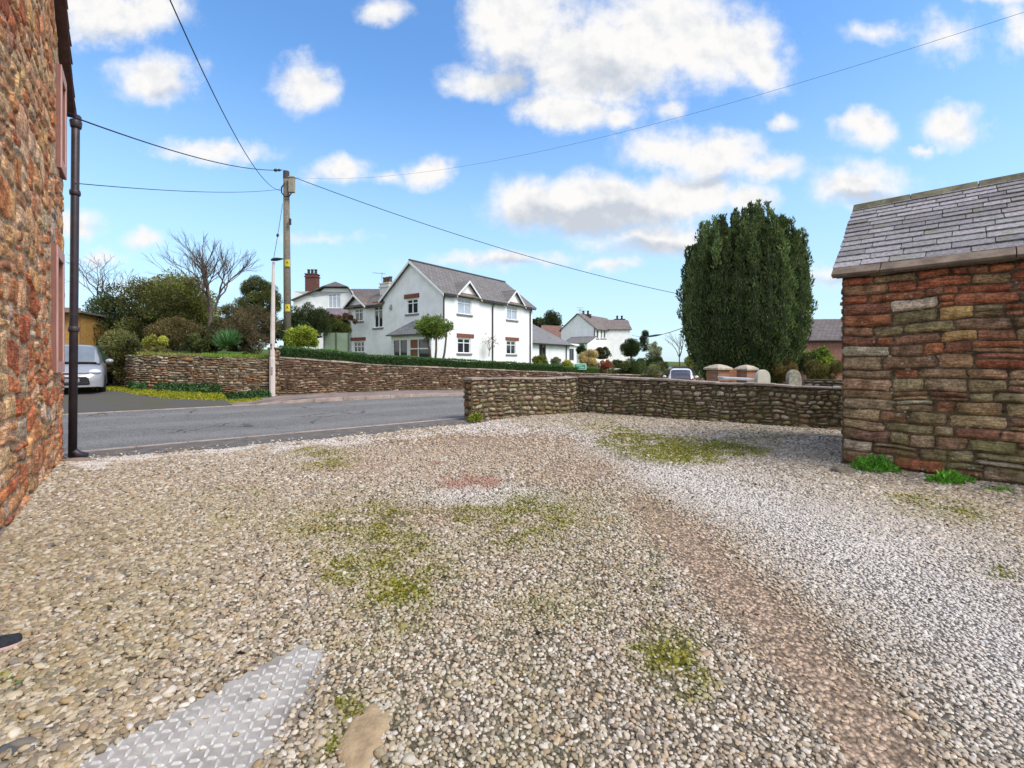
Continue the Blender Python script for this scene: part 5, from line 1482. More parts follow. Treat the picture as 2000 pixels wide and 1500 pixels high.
# ---- the big clipped-topped yew: a bundle of upright plumes
def build_yew():
    base = P(1452, 735, 20.0); base.z = -.1
    root = thing('yew_tree', 'very large dense dark green yew tree with many upright plumes, behind the boundary wall', 'tree', base)
    Rm, N = 2.75, 0
    plumes = []
    for ring, (r, cnt, h) in enumerate([(0, 1, 8.05), (.62, 7, 8.0), (1.2, 13, 7.85), (1.72, 20, 7.45), (2.12, 28, 6.8)]):
        for k in range(cnt):
            a = 6.283 * (k + random.uniform(-.3, .3)) / max(cnt, 1) + ring
            rr = r * random.uniform(.92, 1.06)
            hh = .965 * h * random.uniform(.94, 1.035) - (.4 if random.random() < .2 else 0)
            plumes.append((rr * math.cos(a), rr * math.sin(a) * .95, hh, 0))
    for k in range(64):                          # slender leaders poking out of the crown
        a, rr = random.uniform(0, 6.283), 2.3 * math.sqrt(random.random())
        plumes.append((rr * math.cos(a), rr * math.sin(a), float(np.interp(rr, [0, 1.2, 1.8, 2.25], [7.95, 7.8, 7.4, 6.75])) + random.uniform(-.3, .3), 1))
    P_, D_, C_ = [], [], []
    core = MB()
    for (px, py, h, slim) in plumes:
        r = math.hypot(px, py)
        n = 4200 if not slim else 420
        # height along the plume
        zlo = .35 + .25 * (r / Rm) if not slim else h - 1.5
        t = rng.beta(1.25, 1.0, n)
        z = zlo + (h - zlo) * t
        # axis: starts close to the trunk, bulges outwards, runs straight up
        def axis(z):
            g = np.interp(z, [0, .8, 1.6, 2.6, 3.6, 5.0, 7, 8.2], [.40, .55, .76, .93, 1.02, 1.02, .95, .88])
            return px * g, py * g
        ax, ay = axis(z)
        rad = np.interp(t, [0, .1, .4, .75, .93, 1], [.33, .38, .36, .24, .10, .02]) * (.62 + .76 * vnoise(np.stack([z * 1.2, np.full(n, px * 9), np.full(n, py * 9)], -1), 1.6, 2))
        if slim: rad = np.interp(t, [0, .5, 1], [.15, .10, .01])
        an = rng.uniform(0, 6.283, n); rq = rad * np.sqrt(rng.uniform(.30, 1, n))
        # horizontal sprays make little ledges
        led = .09 * np.sin(z * 7 + px * 5 + py * 3 + 3 * np.cos(an))
        pts = np.stack([base.x + ax + np.cos(an) * (rq + led), base.y + ay + np.sin(an) * (rq + led), base.z + z], -1)
        P_.append(pts)
        out = np.stack([np.cos(an), np.sin(an), 0 * an], -1)
        D_.append(out * .6 + np.array([0, 0, 1.3]))
        k = math.exp(random.gauss(.12, .30))
        C_.append(tone((.054 * k, .078 * k, .028 * k), n, .30, (.12 * k, .145 * k, .045 * k), .25))
        if slim: continue
        zz = np.linspace(zlo - .2, h - .5, 9)
        gx, gy = axis(zz)
        core.tube([(base.x + a, base.y + b, base.z + c) for a, b, c in zip(gx, gy, zz)], list(np.interp(np.linspace(0, 1, 9), [0, .4, .8, 1], [.20, .27, .14, .03])), 8, col=(.02, .034, .011))
    leaf_mesh('crown', np.concatenate(P_), np.concatenate(D_), .115, .042, np.concatenate(C_), YEW, root, .36)
    core.build('branches', YEW, root, smooth=True)
    tr = MB()
    for k in range(7):
        a = 6.283 * k / 7
        tr.tube([(base.x + .25 * math.cos(a), base.y + .25 * math.sin(a), base.z - .2), (base.x + .5 * math.cos(a), base.y + .5 * math.sin(a), base.z + 1.2), (base.x + 1.0 * math.cos(a), base.y + 1.0 * math.sin(a), base.z + 3)], [.28, .2, .1], 8)
    tr.build('trunk', BARK, root, smooth=True)
build_yew()

# ---- bare trees
def bare_tree(name, label, base, height, spread, seed, depth=5, rad=.11, lean=(0, 0), col=(.9, .85, .8), budding=None, first=.28, group=None, kids=(2, 3)):
    rnd = random.Random(seed)
    root = thing(name, label, 'tree', base, group)
    trunk, tw = MB(), MB(); tips = []
    def grow(p, d, L, r, lv):
        segs = 3 if lv < 3 else 2
        pts = [p]; q = p
        for _ in range(segs):
            d = (d + Vector((rnd.gauss(0, .16), rnd.gauss(0, .16), rnd.gauss(.03, .1))) * (.25 if lv == 0 else 1)).normalized()
            q = q + d * (L / segs); pts.append(q)
        rr = list(np.linspace(r, r * .62, len(pts)))
        (trunk if lv == 0 else tw).tube(pts, rr, 7 if lv < 2 else 4, cap=False, col=col)
        if lv >= depth:
            tips.append(q); return
        n = rnd.randint(*kids) + (2 if lv == 0 else 0)
        for i in range(n):
            a = rnd.uniform(0, 6.283) if lv else 6.283 * i / n + rnd.uniform(-.4, .4)
            t = d.orthogonal().normalized(); t.rotate(Matrix.Rotation(a, 3, d))
            ang = rnd.uniform(.25, .62) * spread
            nd = (d * math.cos(ang) + t * math.sin(ang) + Vector((0, 0, .10))).normalized()
            start = pts[-1] if i < 2 or lv == 0 else pts[-2]
            grow(start, nd, L * rnd.uniform(.62, .9) * (1.25 if lv == 0 else 1), r * rnd.uniform(.5, .68), lv + 1)
    grow(Vector(base), Vector((lean[0], lean[1], 1)).normalized(), height * first, rad, 0)
    trunk.build('trunk', BARK, root, smooth=True); tw.build('branches', BARK, root, smooth=True)
    if budding is not None and tips:
        T = np.array([t[:] for t in tips]); T = np.repeat(T, budding[0], 0) + rng.normal(0, .12, (len(tips) * budding[0], 3))
        leaf_mesh('foliage', T, np.tile([0, 0, .3], (len(T), 1)), budding[1], budding[1] * .5, tone(budding[2], len(T), .3), None, root, 1)
    return root

bare_tree('bare_tree', 'leafless dark branching tree rising above the shrubs behind the retaining wall', P(408, 660, 21.5), 6.0, .70, 21, 6, .115, (.03, 0), (.26, .21, .19), first=.185, kids=(2, 4))
bare_tree('bare_tree', 'pale twiggy leafless tree at far left beyond the evergreen shrubs', P(205, 640, 27), 4.6, 1.35, 11, 6, .10, (.05, 0), (.8, .74, .7), first=.2)
bare_tree('bare_tree', 'small thin leafless tree standing alone left of the yew tree', P(1328, 716, 42), 2.7, .9, 3, 4, .07, (-.1, 0), (1.1, 1, .95), first=.3)

# ---- shrubs on the left bank
def shrubs():
    D = lambda px, py, Y: P(px, py, Y)
    bush('evergreen_shrub', 'tall dark evergreen shrub behind the wheeled bin on the driveway', 'shrub', D(232, 648, 23.0), (1.6, 1.4, 2.2), 9000, (.040, .052, .018), (.11, .05), 34, .36, (.10, .11, .045), .18)
    bush('olive_shrub', 'big olive green spreading shrub in front of the pale bare tree', 'shrub', D(305, 615, 22.2), (1.75, 1.4, 1.75), 11000, (.075, .080, .022), (.10, .045), 40, .34, (.17, .16, .06), .2)
    bush('yellow_green_shrub', 'yellow green leafy shrub behind the dark leafless tree trunk', 'shrub', D(372, 596, 23.5), (1.5, 1.3, 1.45), 9000, (.12, .125, .03), (.10, .05), 34, .34, (.24, .23, .07), .25)
    bush('white_flowering_shrub', 'shrub with pale cream blossom high behind the olive shrub', 'shrub', D(328, 572, 25), (1.5, 1.0, .75), 4500, (.11, .12, .04), (.10, .06), 22, .42, (.55, .55, .45), .30)
    bush('olive_shrub', 'olive shrub hanging over the left end of the retaining wall beside the drive', 'shrub', D(248, 704, 17.3), (.70, .6, .95), 6500, (.060, .060, .020), (.085, .038), 26, .38, (.15, .14, .05), .15)
    bush('brown_shrub', 'low reddish brown shrub on the bank below the leafless tree', 'shrub', D(345, 655, 20.6), (1.15, .8, .75), 6500, (.095, .075, .030), (.075, .03), 30, .34, (.17, .13, .05), .2)
    bush('brown_shrub', 'brown and green low shrub right of the leafless tree trunk', 'shrub', D(435, 650, 21.5), (1.1, .8, .65), 5500, (.085, .075, .030), (.08, .035), 26, .36, (.16, .14, .06), .2)
    bush('twiggy_shrub', 'purplish brown twiggy shrub just left of the telegraph pole', 'shrub', D(492, 650, 19.6), (1.05, .8, 1.15), 8000, (.085, .062, .038), (.075, .025), 30, .36, (.13, .11, .04), .25)
    bush('topiary_tree', 'round headed dense green tree between the leafless tree and the telegraph pole', 'tree', D(503, 588, 31), (1.5, 1.3, 1.65), 16000, (.065, .072, .022), (.085, .04), 80, .26, (.11, .115, .03), .2, flat=.1)
    bush('yellow_shrub', 'small bright yellow green shrub on the grassy wall top', 'shrub', D(300, 668, 18.6), (.42, .35, .30), 2200, (.17, .17, .035), (.07, .035), 14, .42, (.25, .23, .06), .2)
    bush('yellow_shrub', 'trailing straw coloured plant on the left end of the wall top', 'shrub', D(300, 688, 17.6), (.62, .3, .16), 2000, (.20, .17, .07), (.09, .02), 16, .45, (.12, .14, .03), .3)
    bush('daffodil_clump', 'clump of strap leaved daffodil shoots on the wall top by the twiggy shrub', 'plant', D(447, 668, 18.7), (.42, .3, .28), 500, (.065, .13, .05), (.34, .028), 8, .35, None, 0, core=False, jit=.3, up=1.2)
    bush('conifer_shrub', 'dark green spreading conifer right of the telegraph pole', 'shrub', D(602, 630, 27), (1.35, 1.0, 1.05), 9000, (.030, .042, .016), (.10, .035), 36, .34, (.07, .085, .025), .15, up=.5)
    bush('round_shrub', 'dark rounded shrub at the foot of the telegraph pole', 'shrub', D(580, 652, 22.5), (.62, .55, .60), 4500, (.028, .05, .018), (.06, .035), 22, .4, (.06, .09, .025), .15)
    bush('lime_shrub', 'bright lime yellow leafy shrub above the left end of the hedge', 'shrub', D(592, 660, 19.8), (.82, .55, .42), 3600, (.22, .27, .035), (.12, .06), 22, .36, (.38, .40, .10), .3)
    bush('green_shrub', 'mid green bank shrub between the conifer and the large white house', 'shrub', D(655, 640, 30), (1.2, .8, .55), 4500, (.075, .095, .025), (.10, .05), 22, .4, (.14, .15, .04), .2)
    bush('red_shrub', 'dull russet shrub below the purple tiled roof', 'shrub', D(663, 625, 34), (1.5, .8, .38), 3500, (.085, .05, .033), (.10, .05), 20, .42, (.13, .1, .04), .25)
    bush('brown_shrub', 'rusty brown low shrub filling the bank left of the twiggy shrub', 'shrub', D(460, 665, 20.3), (.75, .6, .55), 4500, (.10, .075, .032), (.075, .03), 26, .36, (.16, .13, .05), .2)
    bush('green_shrub', 'low green bank shrub below the leafless tree behind the wall top grass', 'shrub', D(392, 672, 20.0), (.95, .6, .42), 4000, (.06, .07, .024), (.08, .035), 24, .38, (.13, .14, .04), .2)
    bush('brown_shrub', 'wide brown shrub far back between the leafless tree and the round headed tree', 'shrub', D(450, 628, 27), (1.6, .8, .9), 6000, (.075, .065, .03), (.09, .035), 30, .36, (.14, .13, .05), .2)
    bush('green_shrub', 'dark green shrub behind the lamp post between the twiggy shrub and the pole', 'shrub', D(535, 645, 24), (.8, .6, .8), 5000, (.045, .055, .02), (.08, .035), 26, .36, (.10, .10, .035), .2)
    # right-hand gardens
    for x, y, Y, r, b, l in [(1236, 719, 33, .85, (.055, .075, .025), 'dark green border shrub directly below the large topiary ball'), (1208, 726, 33.5, .7, (.12, .115, .05), 'olive border shrub below the red leaved shrub'), (1165, 722, 33, .7, (.19, .15, .08), 'brown border plant below the straw coloured shrub'), (1265, 716, 36, .7, (.07, .085, .03), 'dark green border shrub right of the clipped mound'), (1292, 716, 37, .6, (.09, .10, .045), 'olive green border shrub at the right end of the far garden')]:
        bush('border_shrub', l, 'shrub', D(x, y, Y), (r * 1.4, r * .7, r * .75), 3000, b, (.08, .04), 20, .4, tuple(q * 1.8 for q in b), .2)
    bush('topiary_ball', 'large clipped dark green ball on a short stem before the far white house', 'topiary', D(1232, 680, 36), (.86, .8, .80), 9000, (.032, .05, .017), (.055, .035), 90, .22, (.06, .085, .025), .15, stem=.3, jit=.35)
    bush('topiary_mound', 'clipped dark green mound at lower right of the large topiary ball', 'topiary', D(1254, 711, 35), (.62, .6, .45), 4500, (.035, .055, .018), (.05, .03), 50, .25, (.06, .085, .025), .15, jit=.35)
    bush('topiary_dome', 'brownish green clipped dome left of the large topiary ball', 'topiary', D(1176, 690, 38), (.80, .7, .58), 6000, (.045, .055, .02), (.055, .035), 60, .24, (.11, .06, .03), .25, jit=.35)
    bush('topiary_dome', 'small dark clipped dome beside the garden room', 'topiary', D(1135, 684, 42), (.5, .5, .50), 3500, (.03, .05, .018), (.055, .035), 40, .26, None, 0, jit=.35)
    bush('column_conifer', 'narrow dark upright conifer at the right end of the far white house', 'tree', D(1258, 668, 48), (.36, .36, 1.35), 3000, (.022, .034, .014), (.09, .04), 30, .6, None, 0, up=1)
    bush('grey_shrub', 'airy grey green shrub with pale leaves right of the narrow conifer', 'shrub', D(1277, 688, 44), (.75, .6, 1.0), 2600, (.16, .17, .10), (.10, .05), 22, .4, (.45, .42, .36), .25, core=False)
    bush('green_shrub', 'dense green shrub below the airy grey shrub', 'shrub', D(1280, 706, 38), (.6, .5, .45), 3000, (.04, .06, .025), (.08, .04), 20, .4, (.09, .11, .05), .2)
    bush('straw_grass', 'feathery straw coloured shrub beside the green road sign', 'shrub', D(1152, 701, 33), (.95, .6, .52), 4500, (.36, .27, .14), (.13, .022), 26, .36, (.5, .42, .26), .25, up=.8)
    bush('red_shrub', 'small bright red leaved shrub right of the straw coloured shrub', 'shrub', D(1183, 713, 32), (.36, .3, .34), 1800, (.26, .075, .05), (.07, .035), 14, .42, (.18, .13, .06), .25)
    bush('yellow_shrub', 'golden yellow shrub just left of the green road sign', 'shrub', D(1109, 712, 31), (.36, .3, .28), 1800, (.33, .29, .05), (.07, .035), 14, .42, (.2, .22, .05), .3)
    bush('green_shrub', 'yellowish green shrub at the end of the clipped hedge', 'shrub', D(1057, 706, 29), (.5, .35, .35), 2600, (.14, .155, .03), (.08, .04), 18, .4, (.22, .21, .05), .2)
    bush('grey_shrub', 'grey green rounded shrub between the hedge end and the golden shrub', 'shrub', D(1087, 709, 30), (.36, .3, .30), 1800, (.12, .125, .08), (.06, .03), 14, .42, (.2, .16, .12), .2)
    for i, (x, y, Y, r, b, l) in enumerate([(1205, 712, 34, .35, (.07, .08, .03), 'small olive plant in the border between the red shrub and the clipped mound'), (1222, 714, 33, .30, (.17, .16, .07), 'straw and olive plant under the topiary ball'), (1275, 726, 31, .55, (.12, .125, .06), 'grey green low plant at the wall top left of the white car'), (1305, 733, 30, .45, (.15, .135, .08), 'dry brown low plant at the wall top beside the white car')]):
        bush('border_plant', l, 'plant', D(x, y, Y), (r * 1.3, r, r * .8), 1500, b, (.08, .035), 14, .42)
    for x, y, Y, rx, rz, lab in [(1072, 630, 75, 2.0, 1.7, 'dark wooded treetop behind the garage roof, the taller one'), (1052, 632, 78, 1.2, 1.0, 'small conifer tip left of the taller treetop behind the garage')]:
        bush('distant_tree', lab, 'tree', D(x, y, Y), (rx, rx, rz), 3500, (.032, .045, .02), (.22, .12), 30, .36, (.07, .075, .03), .2, stem=0)
    bush('field_shrub', 'small greenish shrub on the skyline beside the left edge of the yew', 'shrub', D(1352, 708, 40), (.55, .5, .5), 1500, (.13, .14, .04), (.1, .05), 14, .42)
    # between yew and shed
    bush('laurel_shrub', 'bright green and yellow leafy shrub against the red brick building', 'shrub', D(1592, 700, 24), (.85, .6, .75), 2800, (.12, .17, .035), (.16, .075), 22, .36, (.42, .42, .12), .22)
    bush('russet_shrub', 'russet brown bushy hedge plant behind the two gravestones', 'shrub', D(1528, 722, 18.5), (.55, .45, .55), 4000, (.13, .085, .035), (.06, .022), 24, .36, (.2, .16, .07), .25, up=.8)
    bush('olive_shrub', 'olive brown hedge shrub beside the stone shed in front of the brick building', 'shrub', D(1610, 726, 16.5), (.75, .5, .45), 5000, (.10, .085, .03), (.06, .022), 26, .36, (.18, .15, .06), .2, up=.8)
    bush('olive_shrub', 'dark olive shrub filling the gap between russet hedge and brick building', 'shrub', D(1565, 715, 20.5), (.7, .5, .55), 4000, (.055, .055, .022), (.07, .03), 24, .36, (.10, .09, .04), .2)
shrubs()

# ---- three-stemmed little tree in front of the porch
def build_front_tree():
    Y = 26.5
    b = P(850, 700, Y); b.z = .9
    root = thing('garden_tree', 'small round headed green tree with three bare stems in front of the white house porch', 'tree', b)
    tr = MB()
    tops = [(832, 652), (852, 645), (872, 655)]; bots = [(845, 692), (848, 692), (860, 692)]
    for (x, y), (x0, y0) in zip(tops, bots):
        a, c = P(x0, y0, Y), P(x, y, Y); a.z = .9
        m = a.lerp(c, .55) + Vector((.05, 0, 0)); tr.tube([a, m, c, c + Vector((0, 0, .4))], [.075, .06, .05, .03], 7)
    tr.build('trunk', BARK, root, smooth=True)
    c = P(848, 640, Y); c2 = np.array(c[:])
    cs, rs = lumps(c2, (.98, .9, .50), 34, .27)
    n = 5200; k = rng.choice(len(cs), n); q = rng.normal(0, 1, (n, 3)); q /= np.linalg.norm(q, axis=1, keepdims=True)
    pts = cs[k] + q * (rs[k] * rng.uniform(.3, 1.1, n))[:, None]
    leaf_mesh('crown', pts, q + np.array([0, 0, .7]), .13, .055, tone((.085, .125, .025), n, .25, (.20, .24, .05), .2) * np.exp(rng.normal(0, .2, len(cs)))[k][:, None], None, root, .5)
build_front_tree()
bare_tree('climbing_shrub', 'small sparse twiggy plant trained on the white wall beside the middle drainpipe', P(955, 696, 33.0), 1.3, 1.2, 8, 3, .03, (0, 0), (1, .8, .7), budding=(3, .12, (.15, .09, .07)))

# ---- clipped hedge along the wall top
def build_hedge():
    def hz(s): return float(np.interp(s, [4.3, 8, 14, 22, 30], [1.70, 1.38, 1.12, .78, .52])) - .02
    def run(label, s0, s1, hh, base, nn, name='clipped_hedge'):
        root = thing(name, label, 'hedge', W((s0 + s1) / 2, 19.6, hz((s0 + s1) / 2)))
        n0, n1 = 19.28, 19.95
        S = np.linspace(s0, s1, int((s1 - s0) / .5) + 2)
        A = []
        for s in S:
            z0, z1 = hz(s) - .15, hz(s) + hh * (1 + .02 * math.sin(s * 1.3))
            A.append([W(s, n0 + .05, z0)[:], W(s, n0 + .04, z1 - .08)[:], W(s, n0 + .10, z1 - .04)[:], W(s, n1 - .1, z1 - .04)[:], W(s, n1 - .04, z1 - .08)[:], W(s, n1 - .04, z0)[:]])
        mb = MB(); mb.grid(np.array(A), tuple(np.array(base) * .75))
        for r in (A[0], A[-1]): mb.poly([Vector(p) for p in r], tuple(np.array(base) * .75))
        mb.build('branches', LEAF, root)
        n = int(nn * (s1 - s0)); s = rng.uniform(s0, s1, n); z0 = np.array([hz(q) for q in s])
        face = rng.choice(3, n, p=[.5, .36, .14])
        t = rng.random(n)
        wob = .03 * np.sin(s * 2.1) + .02 * np.sin(s * 5.3)
        nn_ = np.where(face == 0, n0 + wob, np.where(face == 2, n1, n0 + t * (n1 - n0))); zz = np.where(face == 1, z0 + hh + wob * .5, z0 - .1 + t * (hh + .1))
        out = np.where((face == 1)[:, None], np.array([[0, 0, 1.]]), np.where((face == 0)[:, None], -np.array(DN[:])[None], np.array(DN[:])[None]))
        pts = np.stack([s * DS.x + nn_ * DN.x, s * DS.y + nn_ * DN.y, zz], -1) + rng.normal(0, .018, (n, 3))
        cols = tone(base, n, .3, np.array(base) * 2.0, .18)
        cols[face == 1] = tone(np.array(base) * 1.9, int((face == 1).sum()), .25)      # brighter green leaves along the top
        leaf_mesh('foliage', pts, out * .5 + np.array([0, 0, .3]), .06, .034, cols, None, root, .7)
    run('long low clipped dark green box hedge running along the top of the brown garden wall', 4.45, 19.5, .44, (.030, .062, .016), 1500)
    run('shorter brighter end section of clipped hedge before the garage', 19.6, 22.5, .40, (.045, .085, .02), 1300, 'clipped_hedge')
build_hedge()

# ---- grass, moss, ivy: nobody could count these
def blades(name, pts, h, w, base, label, up=1.0, var=.3, jit=.45, tips=None):
    o = leaf_mesh(name, pts, np.tile([0, 0, up], (len(pts), 1)), h, w, tone(base, len(pts), var, tips, .2), None, None, jit)
    o['kind'] = 'stuff'; o['label'] = label
    return o
def ground_cover():
    # grass along the top of the retaining wall
    n = 9000; s = rng.uniform(.2, 4.0, n); t = rng.beta(1, 2, n) * 1.6
    nn = np.array([wall_n(q) for q in s]) + .1 + t; z = garden_z(s, nn) + .0
    edge = (t < .25); z = z - edge * rng.uniform(0, .12, n)
    pts = np.stack([s * DS.x + nn * DN.x, s * DS.y + nn * DN.y, z], -1)
    k = s < 2.0
    blades('grass', pts[~k], .13, .014, (.12, .20, .025), 'long green grass on the retaining wall top', tips=(.22, .26, .05))
    blades('grass', pts[k], .11, .014, (.20, .19, .055), 'straw and moss coloured grass on the left part of the wall top', tips=(.10, .16, .03))
    # moss along the edge of the drive
    n = 16000; s = rng.uniform(-1.2, 3.5, n)
    nlim = np.minimum(np.array([wall_n(q) for q in s]), 22.6) - .12
    lo = np.interp(s, [-1.2, -.3, .8, 2.2, 3.5], [21.8, 19.9, 18.3, 17.5, 17.75])
    u = rng.beta(1.6, 1.3, n); nn = lo + (nlim - lo) * u
    ok = (nlim > lo + .02) & (vnoise(np.stack([s, nn, 0 * s], -1), 2.0, 5) > .25)
    s, nn = s[ok], nn[ok]; n = len(s)
    zz = np.where(s > 2.45, pave_z(np.maximum(s, 2.5), nn), drive_z(s, nn)) + .0
    blades('moss', np.stack([s * DS.x + nn * DN.x, s * DS.y + nn * DN.y, zz], -1), .035, .05, (.20, .20, .012), 'yellow green moss along the edge of the driveway', .5, .25, .9, (.27, .26, .03))
    # ivy and weeds at the foot of the retaining wall
    n = 4200; s = rng.uniform(-.1, 3.95, n); off = rng.gamma(1.4, .10, n); nn = np.array([wall_n(q) for q in s]) - .08 - off
    z = np.where(s > 2.45, pave_z(np.maximum(s, 2.5), nn), drive_z(s, nn)) + np.clip(.26 - off * .5, .02, .3) * rng.random(n)
    ok = vnoise(np.stack([s, 0 * s, 0 * s], -1), 2.6, 2) > .42
    pts = np.stack([s * DS.x + nn * DN.x, s * DS.y + nn * DN.y, z], -1)[ok]
    blades('ivy', pts, .075, .06, (.030, .070, .022), 'dark green ivy and weeds at the foot of the retaining wall', .3, .35, .9, (.08, .14, .04))
    # moss cushions in the yard
    n = 130000; X = rng.uniform(-4, 9, n); Y = rng.uniform(1.6, 12, n)
    m = yard_masks(X, Y); ok = in_yard(X, Y, -.05) & (m[0] > .42) & (rng.random(n) < m[0] * 1.1) & ~in_poly(X, Y, PLATE)
    X, Y = X[ok], Y[ok]
    blades('moss', np.stack([X, Y, yard_z(X, Y) + .008], -1), .020, .022, (.155, .148, .016), 'olive yellow moss growing through the gravel', .5, .25, .9, (.15, .15, .025))
ground_cover()
def weed(label, c, r, n, leaf, base, tips, name='weed_clump'):
    root = thing(name, label, 'weeds', c)
    q = rng.normal(0, 1, (n, 3)); q[:, 2] = abs(q[:, 2]); q /= np.linalg.norm(q, axis=1, keepdims=True)
    f = rng.uniform(.25, 1, n) ** .6
    pts = np.array(c[:]) + q * np.array(r) * f[:, None] * (.75 + .5 * vnoise(q, 2.5, int(r[0] * 100)))[:, None]
    leaf_mesh('foliage', pts, q * .7 + np.array([0, 0, .5]), leaf, leaf * .6, tone(base, n, .25, tips, .25), None, root, .6)
    st = MB()
    for k in range(14):
        e = Vector((q[k] * np.array(r) * .8).tolist()); st.tube([c, Vector(c) + e * .5 + UP * r[2] * .15, Vector(c) + e], [.005, .004, .003], 4, col=(.6, .9, .3))
    st.build('stems', LEAF, root)
def weeds():
    weed('bright green leafy weed clump at the left corner of the stone shed', G(1708, 925) + SV * .02, (.30, .18, .22), 900, .045, (.075, .20, .022), (.13, .30, .04))
    weed('smaller bright green weed clump along the foot of the stone shed', G(1856, 948) + SV * .03, (.26, .15, .15), 700, .045, (.09, .23, .025), (.16, .34, .05))
    weed('flat low green weeds at the right end of the shed foot', G(1955, 965) + SV * .02, (.22, .12, .05), 320, .035, (.09, .22, .03), (.16, .32, .05))
    weed('green sprigs in the gravel at the far left, below the shoe', G(14, 1352), (.13, .10, .03), 60, .03, (.14, .24, .05), (.28, .38, .13))
    weed('pale green sprigs in the gravel just right of the shoe tip', G(62, 1290), (.13, .10, .03), 70, .026, (.22, .30, .10), (.42, .47, .22))
    weed('small grass tuft beside the tan rock', G(705, 1408), (.05, .08, .025), 150, .017, (.10, .20, .02), (.16, .28, .03))
    weed('tuft of moss and grass between the tan rock and the tread plate', G(645, 1465), (.08, .05, .022), 150, .016, (.13, .21, .02), (.2, .28, .03))
    weed('grass tuft at the gateway end of the boundary wall', G(928, 824), (.16, .22, .22), 420, .07, (.19, .20, .03), (.12, .18, .03))
weeds()
# ------------------------------------------------------------ pole, lamp, wires
WOOD = plain('weathered grey timber', (.19, .165, .13), .9, .3, 16, .1, bmp=.5, bscale=30)
YELLOW = plain('yellow plastic plate', (.55, .46, .04), .5, .1)
POLE = P(562, 640, 20.0)
PT = P(559, 336, 20.0)
def build_pole():
    b = Vector((POLE.x, POLE.y, float(garden_z(*sn(POLE.x, POLE.y))) - .1))
    r = thing('telegraph_pole', 'tall grey wooden telegraph pole with a junction box at its top, behind the roadside wall', 'pole', b)
    m = MB(); m.tube([b, b.lerp(PT, .5), PT], [.155, .14, .115], 14); m.build('post', WOOD, r, smooth=True)
    m = MB(); c = P(570, 362, 19.86); m.box(c, (.23, .16, .62)); m.box(c + Vector((.0, 0, .33)), (.27, .2, .05)); m.build('junction_box', plain('dirty cream box', (.30, .27, .20), .6, .2), r, bevel=.015)
    m = MB(); q = P(555, 362, 19.8)
    m.tube([P(556, 358, 19.84), P(550, 366, 19.8), P(550, 376, 19.8), P(556, 384, 19.82), P(565, 383, 19.82), P(570, 376, 19.8)], .028, 6); m.build('cable_loop', BLACK_PLASTIC, r, smooth=True)
    m = MB(); m.tube([PT - UP * .3, PT + UP * .03], .125, 12); m.build('pole_cap', plain('dark cap', (.06, .055, .05), .7), r)
    m = MB(); c = P(566.5, 433, 19.82); m.box(c, (.07, .09, .26)); m.build('bracket', plain('dark bracket', (.04, .04, .045), .6), r)
    for y, h in ((515, .30), (602, .30)):
        m = MB(); c = P(563, y, 20); z = c.z
        A = np.array([[(c.x + .162 * math.sin(a), c.y - .162 * math.cos(a), z + q)[:] for a in np.linspace(-.7, .9, 7)] for q in (-h / 2, h / 2)])
        m.grid(A); o = m.build('warning_plate', YELLOW, r)
        # black warning triangle on the plate
        t = MB(); f = lambda a, q: Vector((c.x + .166 * math.sin(a), c.y - .166 * math.cos(a), z + q))
        t.poly([f(-.1, -.05), f(.5, -.05), f(.2, .09)]); t.build('symbol', plain('black print', (.05, .045, .01), .6), o)
    for k in range(4):   # climbing steps
        pass
build_pole()

def build_lamp():
    b = W(4.0, 18.62); Y = 17.1
    b = P(532, 778, Y)
    r = thing('street_lamp', 'slim white concrete street lamp column with a small black lantern, on the pavement', 'street lamp', b)
    top = P(534, 512, Y)
    m = MB(); m.tube([b - UP * .1, b + UP * 1.45, b + UP * 1.5, b.lerp(top, .75), top], [.105, .10, .088, .068, .045], 8); m.build('column', plain('off white painted concrete', (.62, .54, .49), .8, .1, 3, .2, dirt=(.42, .34, .3), dirt_amt=.5), r, smooth=False)
    m = MB(); d = Vector((1, -.1, .08)).normalized()
    A = []
    for t, hw, hh in ((0, .02, .03), (.08, .09, .075), (.2, .11, .08), (.36, .08, .05), (.50, .015, .015)):
        c = top + d * (t - .1) + UP * .08
        A.append([(c + Vector((0, math.cos(a) * hw, math.sin(a) * hh * (1 if math.sin(a) > 0 else .55))))[:] for a in np.linspace(0, 6.283, 9)[:-1]])
    m.grid(np.array(A), wrap=True); m.build('lantern', plain('black lantern shell', (.025, .028, .03), .4), r, smooth=True)
    m = MB(); m.box(b + UP * 1.0 + Vector((.02, -.10, 0)), (.07, .02, .28)); m.build('access_door', plain('grey door', (.36, .3, .27), .7), r)
    m = MB(); m.box(b + UP * 1.93 + Vector((.0, -.095, 0)), (.05, .02, .10)); m.build('number_plate', plain('dark tag', (.05, .04, .035), .6), r)
build_lamp()

